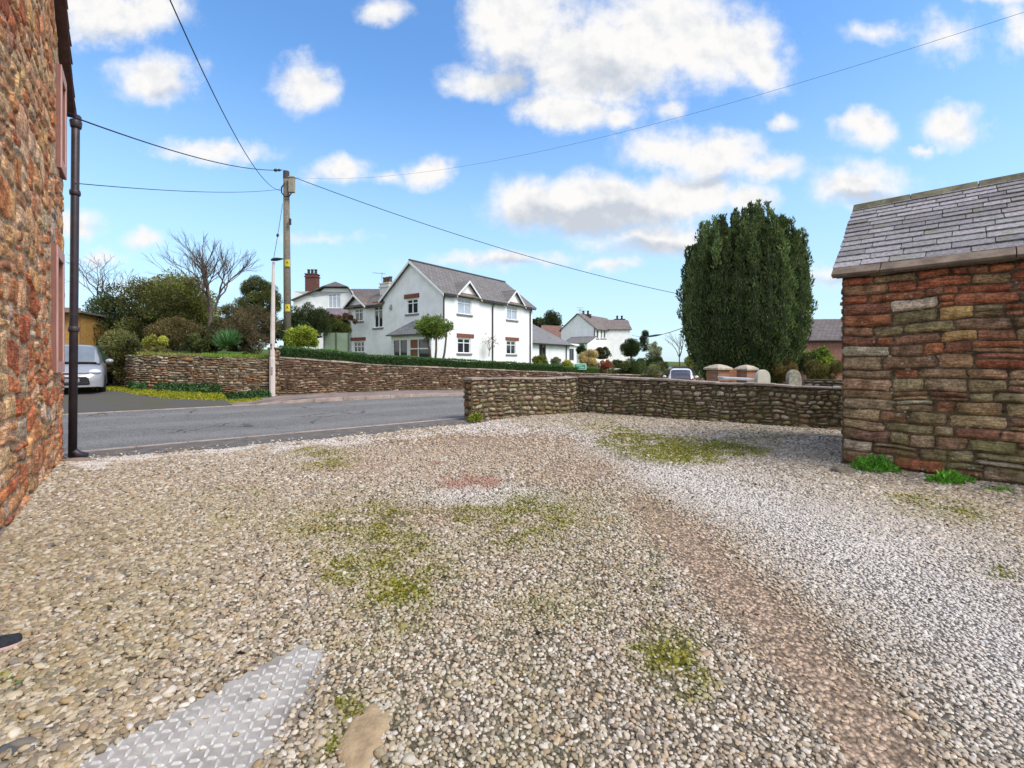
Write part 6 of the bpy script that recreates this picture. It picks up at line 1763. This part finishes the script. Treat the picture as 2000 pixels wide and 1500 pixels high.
WIRE = plain('black cable', (.02, .02, .022), .6, .05)
def wire(label, a, b, sag, r=.014, n=24, beads=(), group='overhead wires'):
    a, b = Vector(a), Vector(b)
    pts = [a.lerp(b, t) - UP * (4 * sag * t * (1 - t)) for t in np.linspace(0, 1, n)]
    root = thing('overhead_wire', label, 'wire', a, group)
    m = MB(); m.tube(pts, r, 6); m.build('cable', WIRE, root, smooth=True)
    for t, ln, rad in beads:
        p = a.lerp(b, t) - UP * (4 * sag * t * (1 - t)); q = a.lerp(b, t + ln) - UP * (4 * sag * (t + ln) * (1 - t - ln))
        k = MB(); k.tube([p, p.lerp(q, .3), p.lerp(q, .7), q], [rad * .4, rad, rad, rad * .4], 8); k.build('insulator', WIRE, root, smooth=True)
WALLP = lambda y: P(147, y, 7.35)
wire('thick overhead wire from the sandstone house wall up to the top of the telegraph pole', WALLP(230), P(552, 332, 19.9), .25, .013, beads=((.90, .025, .06), (.935, .04, .05)))
wire('thin nearly level overhead wire from the sandstone house to below the pole top', WALLP(358), P(551, 369, 19.95), .14, .007)
wire('steep overhead wire coming down from above at the top left to the telegraph pole', P(262, -160, 5.0), P(551, 372, 19.9), .75, .009)
wire('long overhead wire running right from the telegraph pole past the white house to the yew', P(568, 344, 20), P(1420, 592, 27), .55, .014)
wire('very thin overhead wire crossing the clouds at the upper right', P(566, 346, 20.05), P(2250, -60, 6.0), .9, .0028, n=40)
wire('short stay wire with one bead between the telegraph pole and the lamp head', P(552, 398, 19.9), P(534, 508, 17.1), .05, .010, beads=((.55, .05, .05),))
wire('cable with a thick dark splice between the far white house and the yew', P(1234, 654, 50), P(1345, 636, 21), .35, .016, beads=((.42, .3, .07),))

# ------------------------------------------------------------ cars
def loft(st, n=14):
    """body sections: (x, z_low, z_top, half width, shoulder) -> grid over the upper hull"""
    A = []
    for (x, zl, zt, w, sh) in st:
        row = []
        for k in range(n + 1):
            a = math.pi * k / n
            c, s = math.cos(a), math.sin(a)
            y = w * math.copysign(abs(c) ** sh, c); z = zl + (zt - zl) * abs(s) ** sh
            row.append((x, y, z))
        A.append(row)
    return np.array(A)
def car(name, label, paint, loc, heading, pitch=0.0, rear=False, plate=(.7, .7, .68)):
    root = thing(name, label, 'car', (0, 0, 0))
    B = MB()
    st = [(-.02, .30, .52, .50, .5), (.04, .24, .66, .68, .42), (.16, .22, .74, .78, .36), (.45, .22, .86, .815, .33), (.90, .22, .975, .825, .32), (1.3, .22, 1.0, .83, .30), (2.2, .22, 1.0, .83, .30), (3.0, .22, 1.0, .82, .30), (3.4, .24, .97, .79, .32), (3.58, .30, .88, .72, .38), (3.63, .4, .75, .6, .45)]
    A = loft(st, 18); B.grid(A[:, ::-1]); B.poly([Vector(p) for p in A[0]]); B.poly([Vector(p) for p in A[-1]][::-1])
    cab = [(.72, .93, .96, .70, .5), (1.0, .93, 1.14, .72, .42), (1.35, .93, 1.36, .73, .36), (1.65, .93, 1.49, .73, .33), (2.1, .93, 1.545, .73, .32), (2.7, .93, 1.53, .725, .32), (3.15, .93, 1.47, .71, .34), (3.42, .93, 1.25, .69, .4), (3.56, .93, .98, .66, .5)]
    Cb = loft(cab, 18)
    # the cabin leans in towards the roof
    hgt = np.clip((Cb[..., 2] - .93) / .6, 0, 1); Cb[..., 1] *= 1 - .20 * hgt
    B.grid(Cb[:, ::-1])
    body = B.build('body', paint, root, smooth=True)
    def patch(nm, rows, cols, mat, off=.008, par=None, sec=Cb):
        sub = sec[rows[0]:rows[1], cols[0]:cols[1]].copy()
        cen = np.array([sub[..., 0].mean() if False else 2.1, 0, .9]); d = sub - cen; d /= np.linalg.norm(d, axis=-1, keepdims=True)
        g = MB(); g.grid((sub + d * off)[:, ::-1]); return g.build(nm, mat, par or root, smooth=True)
    GL = plain('car glass', (.18, .20, .21) if not rear else (.06, .06, .09), .08, .1, 3, .8)
    patch('windscreen', (0, 4), (5, 14), GL, .006)
    patch('rear_window', (6, 9), (5, 14), GL, .006)
    patch('side_window', (2, 8), (1, 4), GL, .005); patch('side_window', (2, 8), (15, 18), GL, .005)
    lt = plain('headlamp lens', (.75, .78, .82), .12, .05, 3, .7); rd = plain('red lens', (.35, .02, .02), .25, .1)
    for s in (-1, 1):
        m = MB(); m.ball((.20, s * .60, .70), (.17, .16, .085), 12, 8); o = m.build('headlight', lt, root, smooth=True); o.rotation_euler = (0, 0, 0)
        m = MB(); m.ball((3.50, s * .63, .86), (.09, .10, .17), 10, 8); m.build('tail_light', rd, root, smooth=True)
        m = MB(); m.ball((1.05, s * .93, 1.02), (.07, .11, .075), 10, 8); mo = m.build('mirror', paint, root, smooth=True)
        for x in (.68, 3.02):
            m = MB(); A_ = [[(x + .29 * rr * math.cos(a), s * yy, .29 + .29 * rr * math.sin(a)) for a in np.linspace(0, 6.283, 21)[:-1]] for rr, yy in ((.6, .66), (1, .68), (1, .82), (.93, .845), (.68, .845), (.66, .82))]
            m.grid(np.array(A_), wrap=True); wh = m.build('wheel', plain('tyre rubber', (.015, .015, .015), .8), root, smooth=True)
            m = MB(); m.poly([Vector((x + .19 * math.cos(a), s * .832, .29 + .19 * math.sin(a))) for a in np.linspace(0, 6.283, 17)[:-1]]); m.build('rim', plain('silver rim', (.4, .4, .41), .4, .1, 5, .5), wh)
        m = MB(); m.ball((.075, s * .56, .36), (.04, .07, .05), 8, 6); m.build('fog_lamp', lt, root, smooth=True)
    dk = plain('black grille mesh', (.02, .02, .022), .5)
    m = MB()
    pr = [(-.50, .34), (-.46, .52), (-.40, .555), (.40, .555), (.46, .52), (.50, .34), (.44, .30), (-.44, .30)]
    m.slab([Vector((-.055, y, z)) for y, z in pr], (.12, 0, 0)); gr = m.build('grille', dk, root)
    for z in (.37, .43, .49):
        m = MB(); m.box((-.058, 0, z), (.01, .9, .012)); m.build('slat', plain('grey slat', (.09, .09, .095), .5), gr)
    m = MB(); m.box((-.066, 0, .455), (.012, .52, .11)); m.build('number_plate', plain('number plate', plate, .5), root)
    m = MB(); m.box((.05, 0, .665), (.03, .95, .022)); m.build('bonnet_gap', dk, root)
    m = MB(); m.box((.02, 0, .655), (.02, .26, .035)); m.build('badge_bar', plain('chrome', (.7, .7, .72), .15, .05, 3, .7, 1.0), root)
    m = MB(); m.tube([(.70, -.62, .975), (.68, 0, .985), (.70, .62, .975)], .022, 6); m.build('wiper', dk, root)
    m = MB(); m.box((-.03, 0, .27), (.10, 1.3, .05)); m.build('bumper_lip', plain('grey lip', (.3, .3, .31), .5), root)
    m = MB(); m.box((3.635, 0, .62), (.012, .5, .11)); m.build('number_plate', plain('yellow number plate', (.6, .5, .1), .5), root)
    m = MB(); m.tube([(2.7, .1, 1.53), (2.85, .1, 1.72)], .008, 4); m.build('aerial', dk, root)
    m = MB(); m.box((1.55, 0, 1.40), (.05, .2, .06)); m.build('sensor', dk, root)
    root.rotation_euler = (0, pitch, heading)
    root.location = loc
    # parts were modelled about the origin
    return root
def paintm(name, c):
    return plain(name, c, .28, .04, 2, .6, .0, extra={'Coat Weight': .6, 'Coat Roughness': .08})
cl = P(133, 768, 14.3)
cs_, cn_ = sn(cl.x, cl.y)
cl.z = float(drive_z(cs_, cn_)) + .0
# local +x runs from nose to tail: up the drive
car('parked_car', 'silver mauve small hatchback parked nose out on the driveway, half hidden by the drainpipe', paintm('silver mauve paint', (.31, .31, .325)), cl, math.atan2(DN.y, DN.x), -.03, plate=(.28, .28, .30))
cw = P(1338, 745, 26.5); cw.z = float(road_z(*sn(cw.x, cw.y))) + .02
car('parked_car', 'white hatchback seen over the boundary wall, left of the yew tree', paintm('white paint', (.72, .70, .70)), cw + Vector((.95, 3.4, -.06)), math.atan2(-1, -.35), 0, True)

# ------------------------------------------------------------ driveway: garage, bin
def build_driveway_things():
    Y = 20.5
    a, b = P(120, 660, Y), P(158, 660, Y)
    zb = float(drive_z(*sn(b.x, b.y)))
    r = thing('timber_garage', 'ochre timber garage with a flat roof at the top of the driveway', 'garage', (a.x, a.y, zb))
    zt = CH + (HOR - 612) / FPX * Y; ex = Vector((1, .35, 0)).normalized(); ey = Vector((-ex.y, ex.x, 0))
    L = 3.2
    m = MB(); o = b - ex * L; o.z = zb
    m.slab([o, o + ex * (L - .0), o + ex * L + ey * 4, o + ey * 4], (0, 0, zt - zb)); m.build('wall', plain('ochre stained boards', (.40, .23, .07), .75, .25, 9, .2, bmp=.4, bscale=14), r)
    m = MB()
    for k in range(12): m.box(o + ex * (k * .28 + .1) + UP * ((zt - zb) / 2) - ey * .012, (.03, .03, zt - zb), ex=ex)
    m.build('batten', plain('brown batten', (.25, .12, .04), .8), r)
    m = MB(); o2 = o - ex * .2 - ey * .35; o2.z = zt
    m.slab([o2, o2 + ex * (L + .35), o2 + ex * (L + .35) + ey * 4.7, o2 + ey * 4.7], (0, 0, .09)); m.build('roof', plain('grey felt roof', (.13, .125, .12), .9), r)
    m = MB(); m.slab([o2 - ey * .03, o2 + ex * (L + .35) - ey * .03, o2 + ex * (L + .35) - ey * .03 + UP * .2, o2 - ey * .03 + UP * .2], ey * .025); m.build('fascia', plain('grey brown fascia', (.24, .17, .13), .8), r)
    # wheeled bin
    c = P(205, 722, 18.6); c.z = float(drive_z(*sn(c.x, c.y)))
    r = thing('wheeled_bin', 'dark green wheeled rubbish bin behind the silver car', 'bin', c)
    GB = plain('dark green plastic', (.022, .060, .036), .5, .12, 4, .35)
    m = MB(); ex = Vector((.92, .4, 0)).normalized(); ey = Vector((-ex.y, ex.x, 0))
    A = []
    H = CH + (HOR - 680) / FPX * 18.6 - c.z
    for z, w, d in ((.05, .23, .26), (.1, .24, .28), (H * .93, .29, .36), (H * .94, .315, .385), (H, .315, .385)):
        A.append([(c + ex * (w * sx) + ey * (d * sy) + UP * z)[:] for sx, sy in ((-1, -.85), (-.85, -1), (.85, -1), (1, -.85), (1, .85), (.85, 1), (-.85, 1), (-1, .85))])
    m.grid(np.array(A), wrap=True); m.build('body', GB, r)
    m = MB(); A = []
    for z, w, d in ((H, .33, .41), (H + .04, .335, .415), (H + .075, .30, .37), (H + .085, .1, .1)):
        A.append([(c + ex * (w * sx) + ey * (d * sy) + UP * z)[:] for sx, sy in ((-1, -.85), (-.85, -1), (.85, -1), (1, -.85), (1, .85), (.85, 1), (-.85, 1), (-1, .85))])
    m.grid(np.array(A), wrap=True); m.build('lid', GB, r)
    for s in (-1, 1):
        m = MB(); q = c + ey * .33 + ex * (.25 * s) + UP * .1; m.tube([q - ex * .03, q + ex * .03], .1, 14); m.build('wheel', BLACK_PLASTIC, r)
    m = MB(); m.tube([c - ex * .26 + ey * .42 + UP * H, c + ex * .26 + ey * .42 + UP * H], .018, 8); m.build('handle', GB, r)
    # glasshouse netting / green screen left of the white house
    a, b = P(633, 672, 27.5), P(682, 674, 27.5)
    r = thing('green_screen', 'pale green netting screen on posts beside the left corner of the white house', 'screen', (a.x, a.y, a.z))
    m = MB(); zt = CH + (HOR - 650) / FPX * 27.5
    N = plain('pale green netting', (.25, .31, .23), .9, .15, 2, bmp=.3, bscale=50)
    m.slab([a - UP * .5, b - UP * .5, Vector((b.x, b.y, zt)), Vector((a.x, a.y, zt))], (0, .03, 0)); m.build('netting', N, r)
    for t in (0, .5, 1):
        m = MB(); q = a.lerp(b, t); m.tube([Vector((q.x, q.y - .03, q.z - .6)), Vector((q.x, q.y - .03, zt + .05))], .035, 6); m.build('post', plain('green post', (.08, .12, .07), .8), r)
build_driveway_things()

# ------------------------------------------------------------ beyond the boundary wall
def churchyard():
    BR = brick_mat('orange red old brick', .3, (.34, .13, .06), (.42, .19, .10), (.30, .24, .19))
    for x0, x1, y, lab in ((1380.5, 1424, 714, 'left of two orange brick gate piers with pale pyramid caps behind the boundary wall'), (1439.5, 1475.5, 715, 'right of two orange brick gate piers with pale pyramid caps behind the boundary wall')):
        Y = 15.0; c = P((x0 + x1) / 2, y, Y); w = (x1 - x0) / FPX * Y * .68; zt = c.z - .14
        r = thing('gate_pier', lab, 'gate pier', (c.x, c.y, -.3), 'brick gate piers')
        ex = Vector((.92, .38, 0)).normalized()
        m = MB(); m.box((c.x, c.y, (zt - .3) / 2), (w, w, zt + .3), ex=ex); m.build('shaft', BR, r, bevel=.008)
        m = MB(); ey = Vector((-ex.y, ex.x, 0)); h = w / 2
        def ring(k, z): return [Vector((c.x, c.y, z)) + ex * (h * k * a) + ey * (h * k * b) for a, b in ((-1, -1), (1, -1), (1, 1), (-1, 1))]
        A = np.array([[p[:] for p in ring(k, z)] for k, z in ((1.0, zt), (1.28, zt + .01), (1.28, zt + .06), (.75, zt + .14), (.2, zt + .18))]); m.grid(A, wrap=True); m.poly(ring(.2, zt + .18))
        m.build('cap', plain('pale sandstone cap', (.44, .37, .28), .9, .2, 8, .1, bmp=.5, bscale=30, dirt=(.22, .2, .14), dirt_amt=.4), r)
    # the lower brick wall joining them
    a, b = P(1418, 728, 15.6), P(1446, 728, 15.6)
    r = thing('brick_wall', 'short low dark brick wall between the two gate piers', 'wall', (a.x, a.y, -.3))
    m = MB(); m.slab([Vector((a.x, a.y, -.3)), Vector((b.x, b.y, -.3)), Vector((b.x, b.y, 1.28)), Vector((a.x, a.y, 1.28))], (0, .25, 0)); m.build('brickwork', BR, r, bevel=.008)
    # pale table slab
    a, b = P(1412, 741, 13.6), P(1474, 744, 13.4); r = thing('stone_slab', 'pale blue white flat slab lying just behind the boundary wall in front of the gate piers', 'slab', (a.x, a.y, .6))
    m = MB(); m.slab([a - UP * .0, b, b + Vector((.1, .6, .0)), a + Vector((.1, .6, .0))], (0, 0, .07)); m.build('top', plain('pale grey slab', (.55, .58, .62), .5, .08, 5), r, bevel=.01)
    m = MB(); d = (b - a)
    for t in (.15, .85):
        q = a + d * t + Vector((.05, .3, 0)); m.box((q.x, q.y, q.z / 2 - .1), (.18, .5, q.z + .1))
    m.build('support', plain('grey stone', (.3, .3, .3), .9), r)
    # gravestones
    def stone(x, y, Y, w, lab, mat, tilt):
        c = P(x, y, Y); r = thing('gravestone', lab, 'gravestone', (c.x, c.y, 0), 'round headed gravestones')
        pr = [(-w / 2, -.1), (w / 2, -.1)] + [(w / 2 * math.cos(a), c.z - w * .5 + w * .5 * math.sin(a)) for a in np.linspace(0, math.pi, 15)]
        ex = Vector((.93, .36, 0)).normalized(); ey = Vector((-ex.y, ex.x, 0))
        m = MB(); m.slab([Vector((c.x, c.y, 0)) + ex * u + UP * z + ex * (tilt * z) for u, z in pr], ey * .11); m.build('headstone', mat, r, bevel=.012)
        m = MB(); m.box((c.x, c.y, .0), (w + .2, .3, .2), ex=ex); m.build('plinth', mat, r)
    stone(1492, 722, 13.4, .50, 'pale round topped gravestone, the cleaner one left of the lichened stone', plain('pale gravestone', (.50, .46, .38), .9, .12, 10, .1, bmp=.4, bscale=40, dirt=(.38, .35, .28), dirt_amt=.5), .01)
    stone(1555, 722, 13.2, .50, 'dark lichen spotted round topped gravestone nearest the stone shed', plain('lichened gravestone', (.27, .25, .20), .95, .4, 14, .1, bmp=.7, bscale=40, dirt=(.09, .08, .065), dirt_amt=.8), -.03)
    # wall across at the far side of the churchyard
    for lab, s0, p0, p1, zt0 in (('low dark stone wall behind the gravestones at the right, by the shed', 0, (1570, 748, 14.6), (1690, 752, 13.6), 1.0),):
        a, b = P(*p0), P(*p1); a.z = b.z = 0
        r = thing('churchyard_wall', lab, 'wall', a)
        d = (b - a).normalized(); nr = Vector((d.y, -d.x, 0)); L = (b - a).length
        m = MB(); back_plane(m, a, d, nr, L, lambda u: .92, (.085, .07, .052))
        stones(m, layout(L, .92, (.08, .16), (.15, .35)), a, d, nr, pick([(.2, .17, .12), (.15, .12, .09), (.27, .24, .2)], [1, 1, 1]), rnd=.8, res=.07, ulim=(0, L), seed=33)
        m.slab([a, b, b - nr * .35, a - nr * .35], (0, 0, .9), (.1, .09, .07)); m.slab([a + UP * .92, b + UP * .92, b - nr * .38 + UP * .92, a - nr * .38 + UP * .92], (0, 0, .06), (.13, .11, .085)); m.build('stonework', YW_STONE, r)
    # road sign
    c = P(1133, 716, 28.0); r = thing('road_sign', 'small green direction sign with a white border on a short post across the road', 'sign', (c.x, c.y, c.z - 1))
    m = MB(); m.box(c, (.74, .03, .36)); bd = m.build('border', plain('white sign edge', (.75, .78, .76), .5), r, bevel=.006)
    m = MB(); m.box(c - Vector((0, .018, 0)), (.65, .012, .28)); m.build('panel', plain('green sign face', (.05, .33, .19), .45, .1), r)
    m = MB()
    for dx, dz, w in ((-.05, .05, .34), (.10, -.05, .28)): m.box(c + Vector((dx, -.026, dz)), (w, .006, .035))
    m.build('lettering', plain('white sign lettering', (.55, .68, .6), .5), r)
    for s in (-.3,):
        m = MB(); m.tube([c + Vector((s, .03, -1.3)), c + Vector((s, .03, .16))], .03, 8); m.build('post', plain('pale post', (.6, .6, .58), .6), r)
    # small blue and white sign further off
    c = P(1303, 721, 40.0); r = thing('notice_sign', 'small blue and white notice board on the far field wall', 'sign', (c.x, c.y, c.z - 1))
    m = MB(); m.box(c, (.85, .04, .48)); m.build('board', plain('blue board', (.10, .25, .42), .5), r)
    m = MB(); m.box(c + Vector((.05, -.026, .03)), (.5, .01, .2)); m.build('panel', plain('white panel', (.7, .75, .78), .5), r)
    m = MB(); m.tube([c - UP * 1.2 + Vector((0, .04, 0)), c + Vector((0, .04, 0))], .03, 6); m.build('post', DARK_PIPE, r)
    a, b = P(1262, 716, 43), P(1365, 716, 43); r = thing('field_wall', 'distant low dark wall closing the road at the left of the yew', 'wall', (a.x, a.y, -.5))
    m = MB(); m.slab([a - UP * 2, b - UP * 2, b, a], (0, .4, 0), (1, 1, 1)); m.build('stonework', plain('dark field stone', (.07, .065, .055), .95, .4, 2, .1, bmp=.8, bscale=4, dirt=(.12, .12, .05), dirt_amt=.7), r)
    m = MB(); m.slab([a, b, b + Vector((0, .4, 0)), a + Vector((0, .4, 0))], (0, 0, .12)); m.build('coping', plain('mossy top', (.16, .15, .09), .95, .3), r)
    # white marker and stray things at the foot of the boundary wall
    c = G(1345, 822); r = thing('marker_post', 'tiny white marker peg at the foot of the boundary wall', 'peg', c)
    m = MB(); m.tube([c, c + UP * .14], [.022, .018], 8); m.lathe(c + UP * .14, [(.024, 0), (.024, .02), (.01, .03)], 8); m.build('peg', WHITE_PAINT, r)
churchyard()

# ------------------------------------------------------------ things lying in the yard
def build_plate():
    r = thing('tread_plate', 'grey steel tread plate with raised bars set in the gravel at the bottom left', 'metal plate', (-1.3, 1.9, .03))
    zt = .037
    def zz(x, y): return zt
    m = MB(); m.slab([Vector((x, y, zt - .03)) for x, y in PLATE], (0, 0, .03))
    ST = plain('worn galvanised steel', (.375, .345, .31), .65, .3, 5, .4, 0.0, bmp=.35, bscale=90, dirt=(.20, .155, .12), dirt_amt=.75)
    pl = m.build('plate', ST, r, bevel=.002)
    t = MB(); ax = Vector((-.56, -.83, 0)).normalized(); ay = Vector((-ax.y, ax.x, 0))
    p = .041
    for i in range(-60, 60):
        for j in range(-40, 40):
            c = Vector((-1.2, 1.9, 0)) + ax * (i * p) + ay * (j * p)
            if not in_poly(np.array([c.x]), np.array([c.y]), PLATE)[0]: continue
            e = [in_poly(np.array([c.x + dx]), np.array([c.y + dy]), PLATE)[0] for dx, dy in ((.026, 0), (-.026, 0), (0, .026), (0, -.026))]
            if not all(e): continue
            d = (ax + ay).normalized() if (i + j) % 2 else (ax - ay).normalized()
            s = Vector((-d.y, d.x, 0)); L, w, h = .0205, .0062, .007
            base = [c + d * (L * a) + s * (w * b) + UP * zt for a, b in ((-1, 0), (-.7, -1), (.7, -1), (1, 0), (.7, 1), (-.7, 1))]
            top = [c + d * (L * .72 * a) + s * (w * .45 * b) + UP * (zt + h) for a, b in ((-1, 0), (-.7, -1), (.7, -1), (1, 0), (.7, 1), (-.7, 1))]
            t.add(base + top, [(k, (k + 1) % 6, 6 + (k + 1) % 6, 6 + k) for k in range(6)] + [(6, 7, 8, 9, 10, 11)])
    t.build('tread_bars', plain('polished tread steel', (.47, .445, .41), .6, .15, 8, .4, 0.0), r)
build_plate()

def rock(name, label, c, r, col, seed, dirt=(.2, .17, .1)):
    root = thing(name, label, 'rock', c)
    m = MB(); m.ball((0, 0, 0), (1, 1, 1), 34, 22, lump=.22, seed=seed)
    V = m.V[0].copy(); rr = np.random.default_rng(seed)
    for _ in range(13):                      # split faces
        n = rr.normal(0, 1, 3); n /= np.linalg.norm(n); d = rr.uniform(.62, .9)
        e = V @ n - d; V -= np.clip(e, 0, None)[:, None] * n * .92
    V *= 1 + .05 * (fbm(V, 4, 3, seed) - .5)[:, None]
    m.V[0] = V * np.asarray(r) * 1.15 + np.asarray(c)
    m.build('stone', plain(name + ' surface', col, .95, .25, 14, .1, bmp=.7, bscale=45, dirt=dirt, dirt_amt=.4), root, smooth=True)
a = G(705, 1450)
rock('tan_rock', 'tan sandstone rock half buried in the gravel beside the tread plate', (a.x + .012, a.y - .03, .012), (.10, .175, .038), (.36, .26, .155), 4)
a = G(10, 1485); rock('grey_rock', 'dark grey cobble in the bottom left corner of the yard', (a.x, a.y, .02), (.055, .05, .035), (.10, .10, .105), 6)
a = G(152, 902); rock('splash_stone', 'flat pinkish stone under the foot of the drainpipe', (a.x + .05, a.y - .06, .02), (.24, .10, .045), (.27, .2, .16), 9)
a = G(28, 1062); rock('flat_stone', 'long flat tan stone at the foot of the sandstone house wall', (a.x - .05, a.y, .02), (.26, .085, .032), (.34, .235, .15), 12)
a = G(1690, 928); rock('corner_stone', 'small grey brown stone at the left corner of the shed foot', (a.x - .25, a.y + .05, .04), (.14, .10, .07), (.2, .165, .12), 14)

def build_shoe():
    tip = G(43, 1272)
    r = thing('shoe', 'dark grey fabric shoe with a pale pink sole on the gravel', 'shoe', tip + Vector((-.14, .0, 0)))
    d = Vector((.80, .60, 0)).normalized(); s = Vector((-d.y, d.x, 0)); L = .27
    def outline(k=1.0, inset=0.0):
        pr = [(0, .016), (.012, .034), (.04, .048), (.08, .055), (.13, .054), (.18, .046), (.23, .038), (.26, .030), (.275, .012)]
        R_ = [(t, w) for t, w in pr] + [(t, -w * .9) for t, w in reversed(pr)]
        return [tip - d * (t * (1 - inset * .05) + inset * .004) + s * (w * k) for t, w in R_]
    sole = MB(); sole.slab([p + UP * .022 for p in outline(1.05)], (0, 0, .040)); sole.build('sole', plain('pale pink rubber', (.52, .34, .33), .7, .1, 20), r, bevel=.006)
    up_ = MB(); A = []
    for k, z, off in ((.95, .0625, 0), (.90, .072, .003), (.78, .085, .010), (.55, .094, .03), (.2, .098, .06)):
        o = outline(k)
        c = sum(o, Vector()) / len(o)
        row = []
        for p in o:
            t = (tip - p).dot(d) / L
            q = p + (c - p) * off * 2; zz = .0625 + (z - .0625) * (1 + 1.1 * max(0, t - .25))
            row.append((q.x, q.y, zz))
        A.append(row)
    up_.grid(np.array(A), wrap=True); up_.poly([Vector(q) for q in A[-1]])
    up_.build('upper', plain('charcoal knit fabric', (.028, .031, .038), .85, .3, 60, .2, bmp=.5, bscale=300), r, smooth=True)
build_shoe()
def litter():
    n = 420; X = rng.uniform(-4, 8, n); Y = rng.uniform(2, 11, n); ok = in_yard(X, Y, -.1) & ~in_poly(X, Y, PLATE) & ~(((X - C0.x) * SV.x + (Y - C0.y) * SV.y > -0.05))
    X, Y = X[ok], Y[ok]; n = len(X)
    o = leaf_mesh('leaf_litter', np.stack([X, Y, yard_z(X, Y) + .022], -1), np.stack([np.cos(X * 50), np.sin(X * 50), 0 * X + .1], -1), .04, .02, tone((.05, .032, .02), n, .5), None, None, .2)
    o['kind'] = 'stuff'; o['label'] = 'scattered dead leaves and twigs on the gravel'
litter()
print('objects', len(bpy.data.objects))
